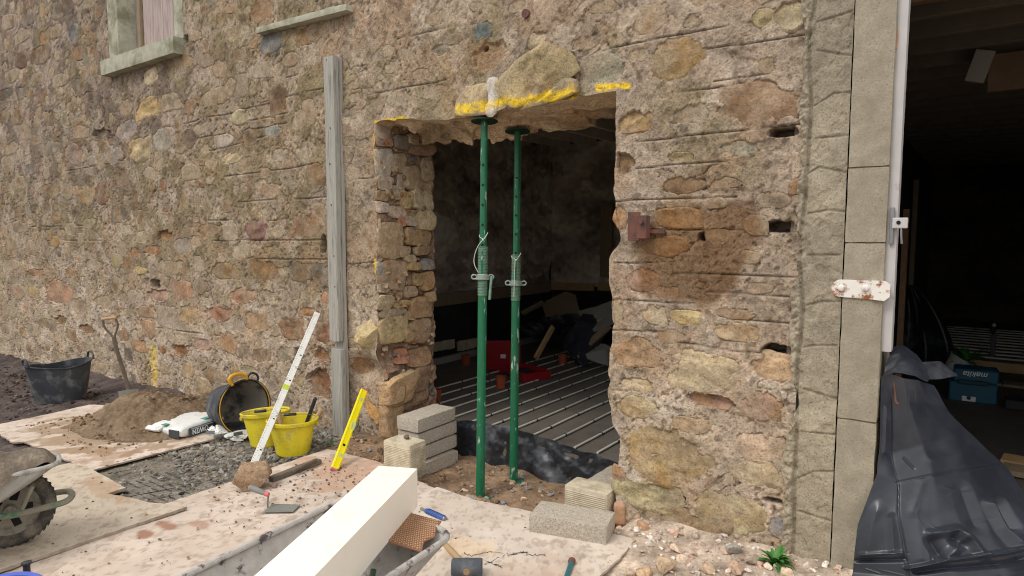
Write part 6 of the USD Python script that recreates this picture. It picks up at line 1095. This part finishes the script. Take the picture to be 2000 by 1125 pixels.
obj('side_strap', tube(smooth_path([(.20, .05, .26), (.235, .02, .22), (.225, 0, .16), (.20, .03, .13)], 14), .006, 6), 'black_plastic', tc)
slab('floor_step', -.96, 5.9, 6.45, 10.9, -.012, .10, 'slab_floor', lin((112, 108, 98)))
solo('floor_edge', mv(cbox(6.8, .05, .115, .004), (2.45, 6.42, .046)), 'timber', 'pale timber edging along the raised floor deep in the right room', 'timber edge')
for k in range(11):
    t = solo('heating_pipe', tube([(-.9, 6.62 + .30 * k, .118), (2.5, 6.62 + .30 * k + .02 * (k % 2), .118), (5.8, 6.62 + .30 * k, .118)], .011, 8), 'pipe_white', f'heating pipe across the raised floor of the right room, {ORD[k]} counted from the timber edge', 'pipe', 'heating pipes of the right room')
p = G(1938, 705, .10); st_ = thing('slim_stand', 'slim dark post with a knob standing on the raised floor', 'post', (p[0], 6.75, .10)); obj('shaft', cbox(.055, .05, .30, .006, (0, 0, .15)), 'bag_dark', st_); obj('neck', tube([(0, 0, .29), (-.01, 0, .34), (-.02, 0, .40)], [.02, .025, .03], 10), 'black_plastic', st_); obj('knob', mv(trimesh.creation.icosphere(2, .022), (-.005, -.02, .42)), 'white_letter', st_)
p = W(1858, 705, 5.6); wp = thing('white_pot', 'tipped white pot with a green plant in the right room', 'pot', (p[0], 5.6, .06), Ry(.5)); obj('pot', lathe([(0, 0), (.09, 0), (.12, .2), (.128, .2), (.128, .215), (.11, .21), (.08, .01), (0, .01)], 30), 'white_bag', wp, None, 40)
weed((p[0] + .14, 5.55, .20), 30, .22, 'green leafy plant spilling from the white pot', 7)
p = W(1988, 776, 4.3); solo('black_case', mv(cbox(.30, .2, .10, .012), (p[0] + .05, 4.4, .04)), 'black_plastic', 'low black box on the floor right of the teal case', 'box'); p = G(1990, 793, .02); solo('blue_tool', tube([(p[0] - .06, p[1], .02), (p[0], p[1], .025), (p[0] + .1, p[1] + .02, .02)], [.02, .028, .02], 12), 'blue_bucket', 'small blue tool on the floor in front of the black box', 'tool')
solo('floor_board', mv(roughbox(2.2, .24, .035, 541, .08, .003, .006, 8), (1.20, 5.45, .015), Rz(-.06)), 'old_timber', 'dusty plank on the floor behind the teal case', 'plank', None, None, 40)
for i, (y, lb) in enumerate(((2.36, 'pale scaffold plank at the right edge behind the black tarp'), (2.12, 'second plank in front of the pale one behind the black tarp'))): solo('floor_board', mv(roughbox(1.6, .20, .04, 545 + i, .08, .003, .006, 8), (.92, y, .02), Rz(-.12)), 'timber' if i == 0 else 'old_timber', lb, 'plank', None, None, 40)
q = plane((-.92, 6.0, .1), (.62, -.35, 0), (0.15, 0, .95), 40, 40); n = np.array([.5, -.85, 0]); q = q + n * (.10 * np.abs(f2(np.linspace(0, 2, 40)[:, None] + 0 * q[..., 2], q[..., 2] * .25, 1.6, 551, 3)))[..., None]; q[..., 0] = -.92 + (q[..., 0] + .92) * (1 - .75 * np.linspace(0, 1, 40)[None] ** 1.5); solo('hanging_sheet', thick(q, .002), 'black_sheet', 'dark plastic sheet bunched against the inner partition of the right room', 'plastic sheet', None, None, True)
for i, (px, y, m, z0, z1, lb) in enumerate(((1769, 5.2, 'brick_red', 0, 1.95, 'reddish timber stud standing just inside the right doorway'), (1785, 7.0, 'old_timber', 0, 2.4, 'grey timber stud behind the reddish one'))):
    p = W(px, 450, y); solo('timber_stud', cbox(.06, .09, z1 - z0, .004, (p[0], y, (z0 + z1) / 2)), m, lb, 'stud')
a, b = W(1926, 98, 1.9), W(1902, 160, 1.9); solo('hanging_board', bar(a, b, .11, .03, (1, 0, 0)), 'insulation', 'short pale board hanging from the joists of the right room', 'board')
a = W(1935, 70, 2.0); b = W(2030, 170, 2.0); solo('ceiling_panel', cb(a[0], 1.6, 1.98, 2.02, b[2], 2.86), 'old_brown', 'brown board panel hung under the joists of the right room', 'panel', None, None, False)
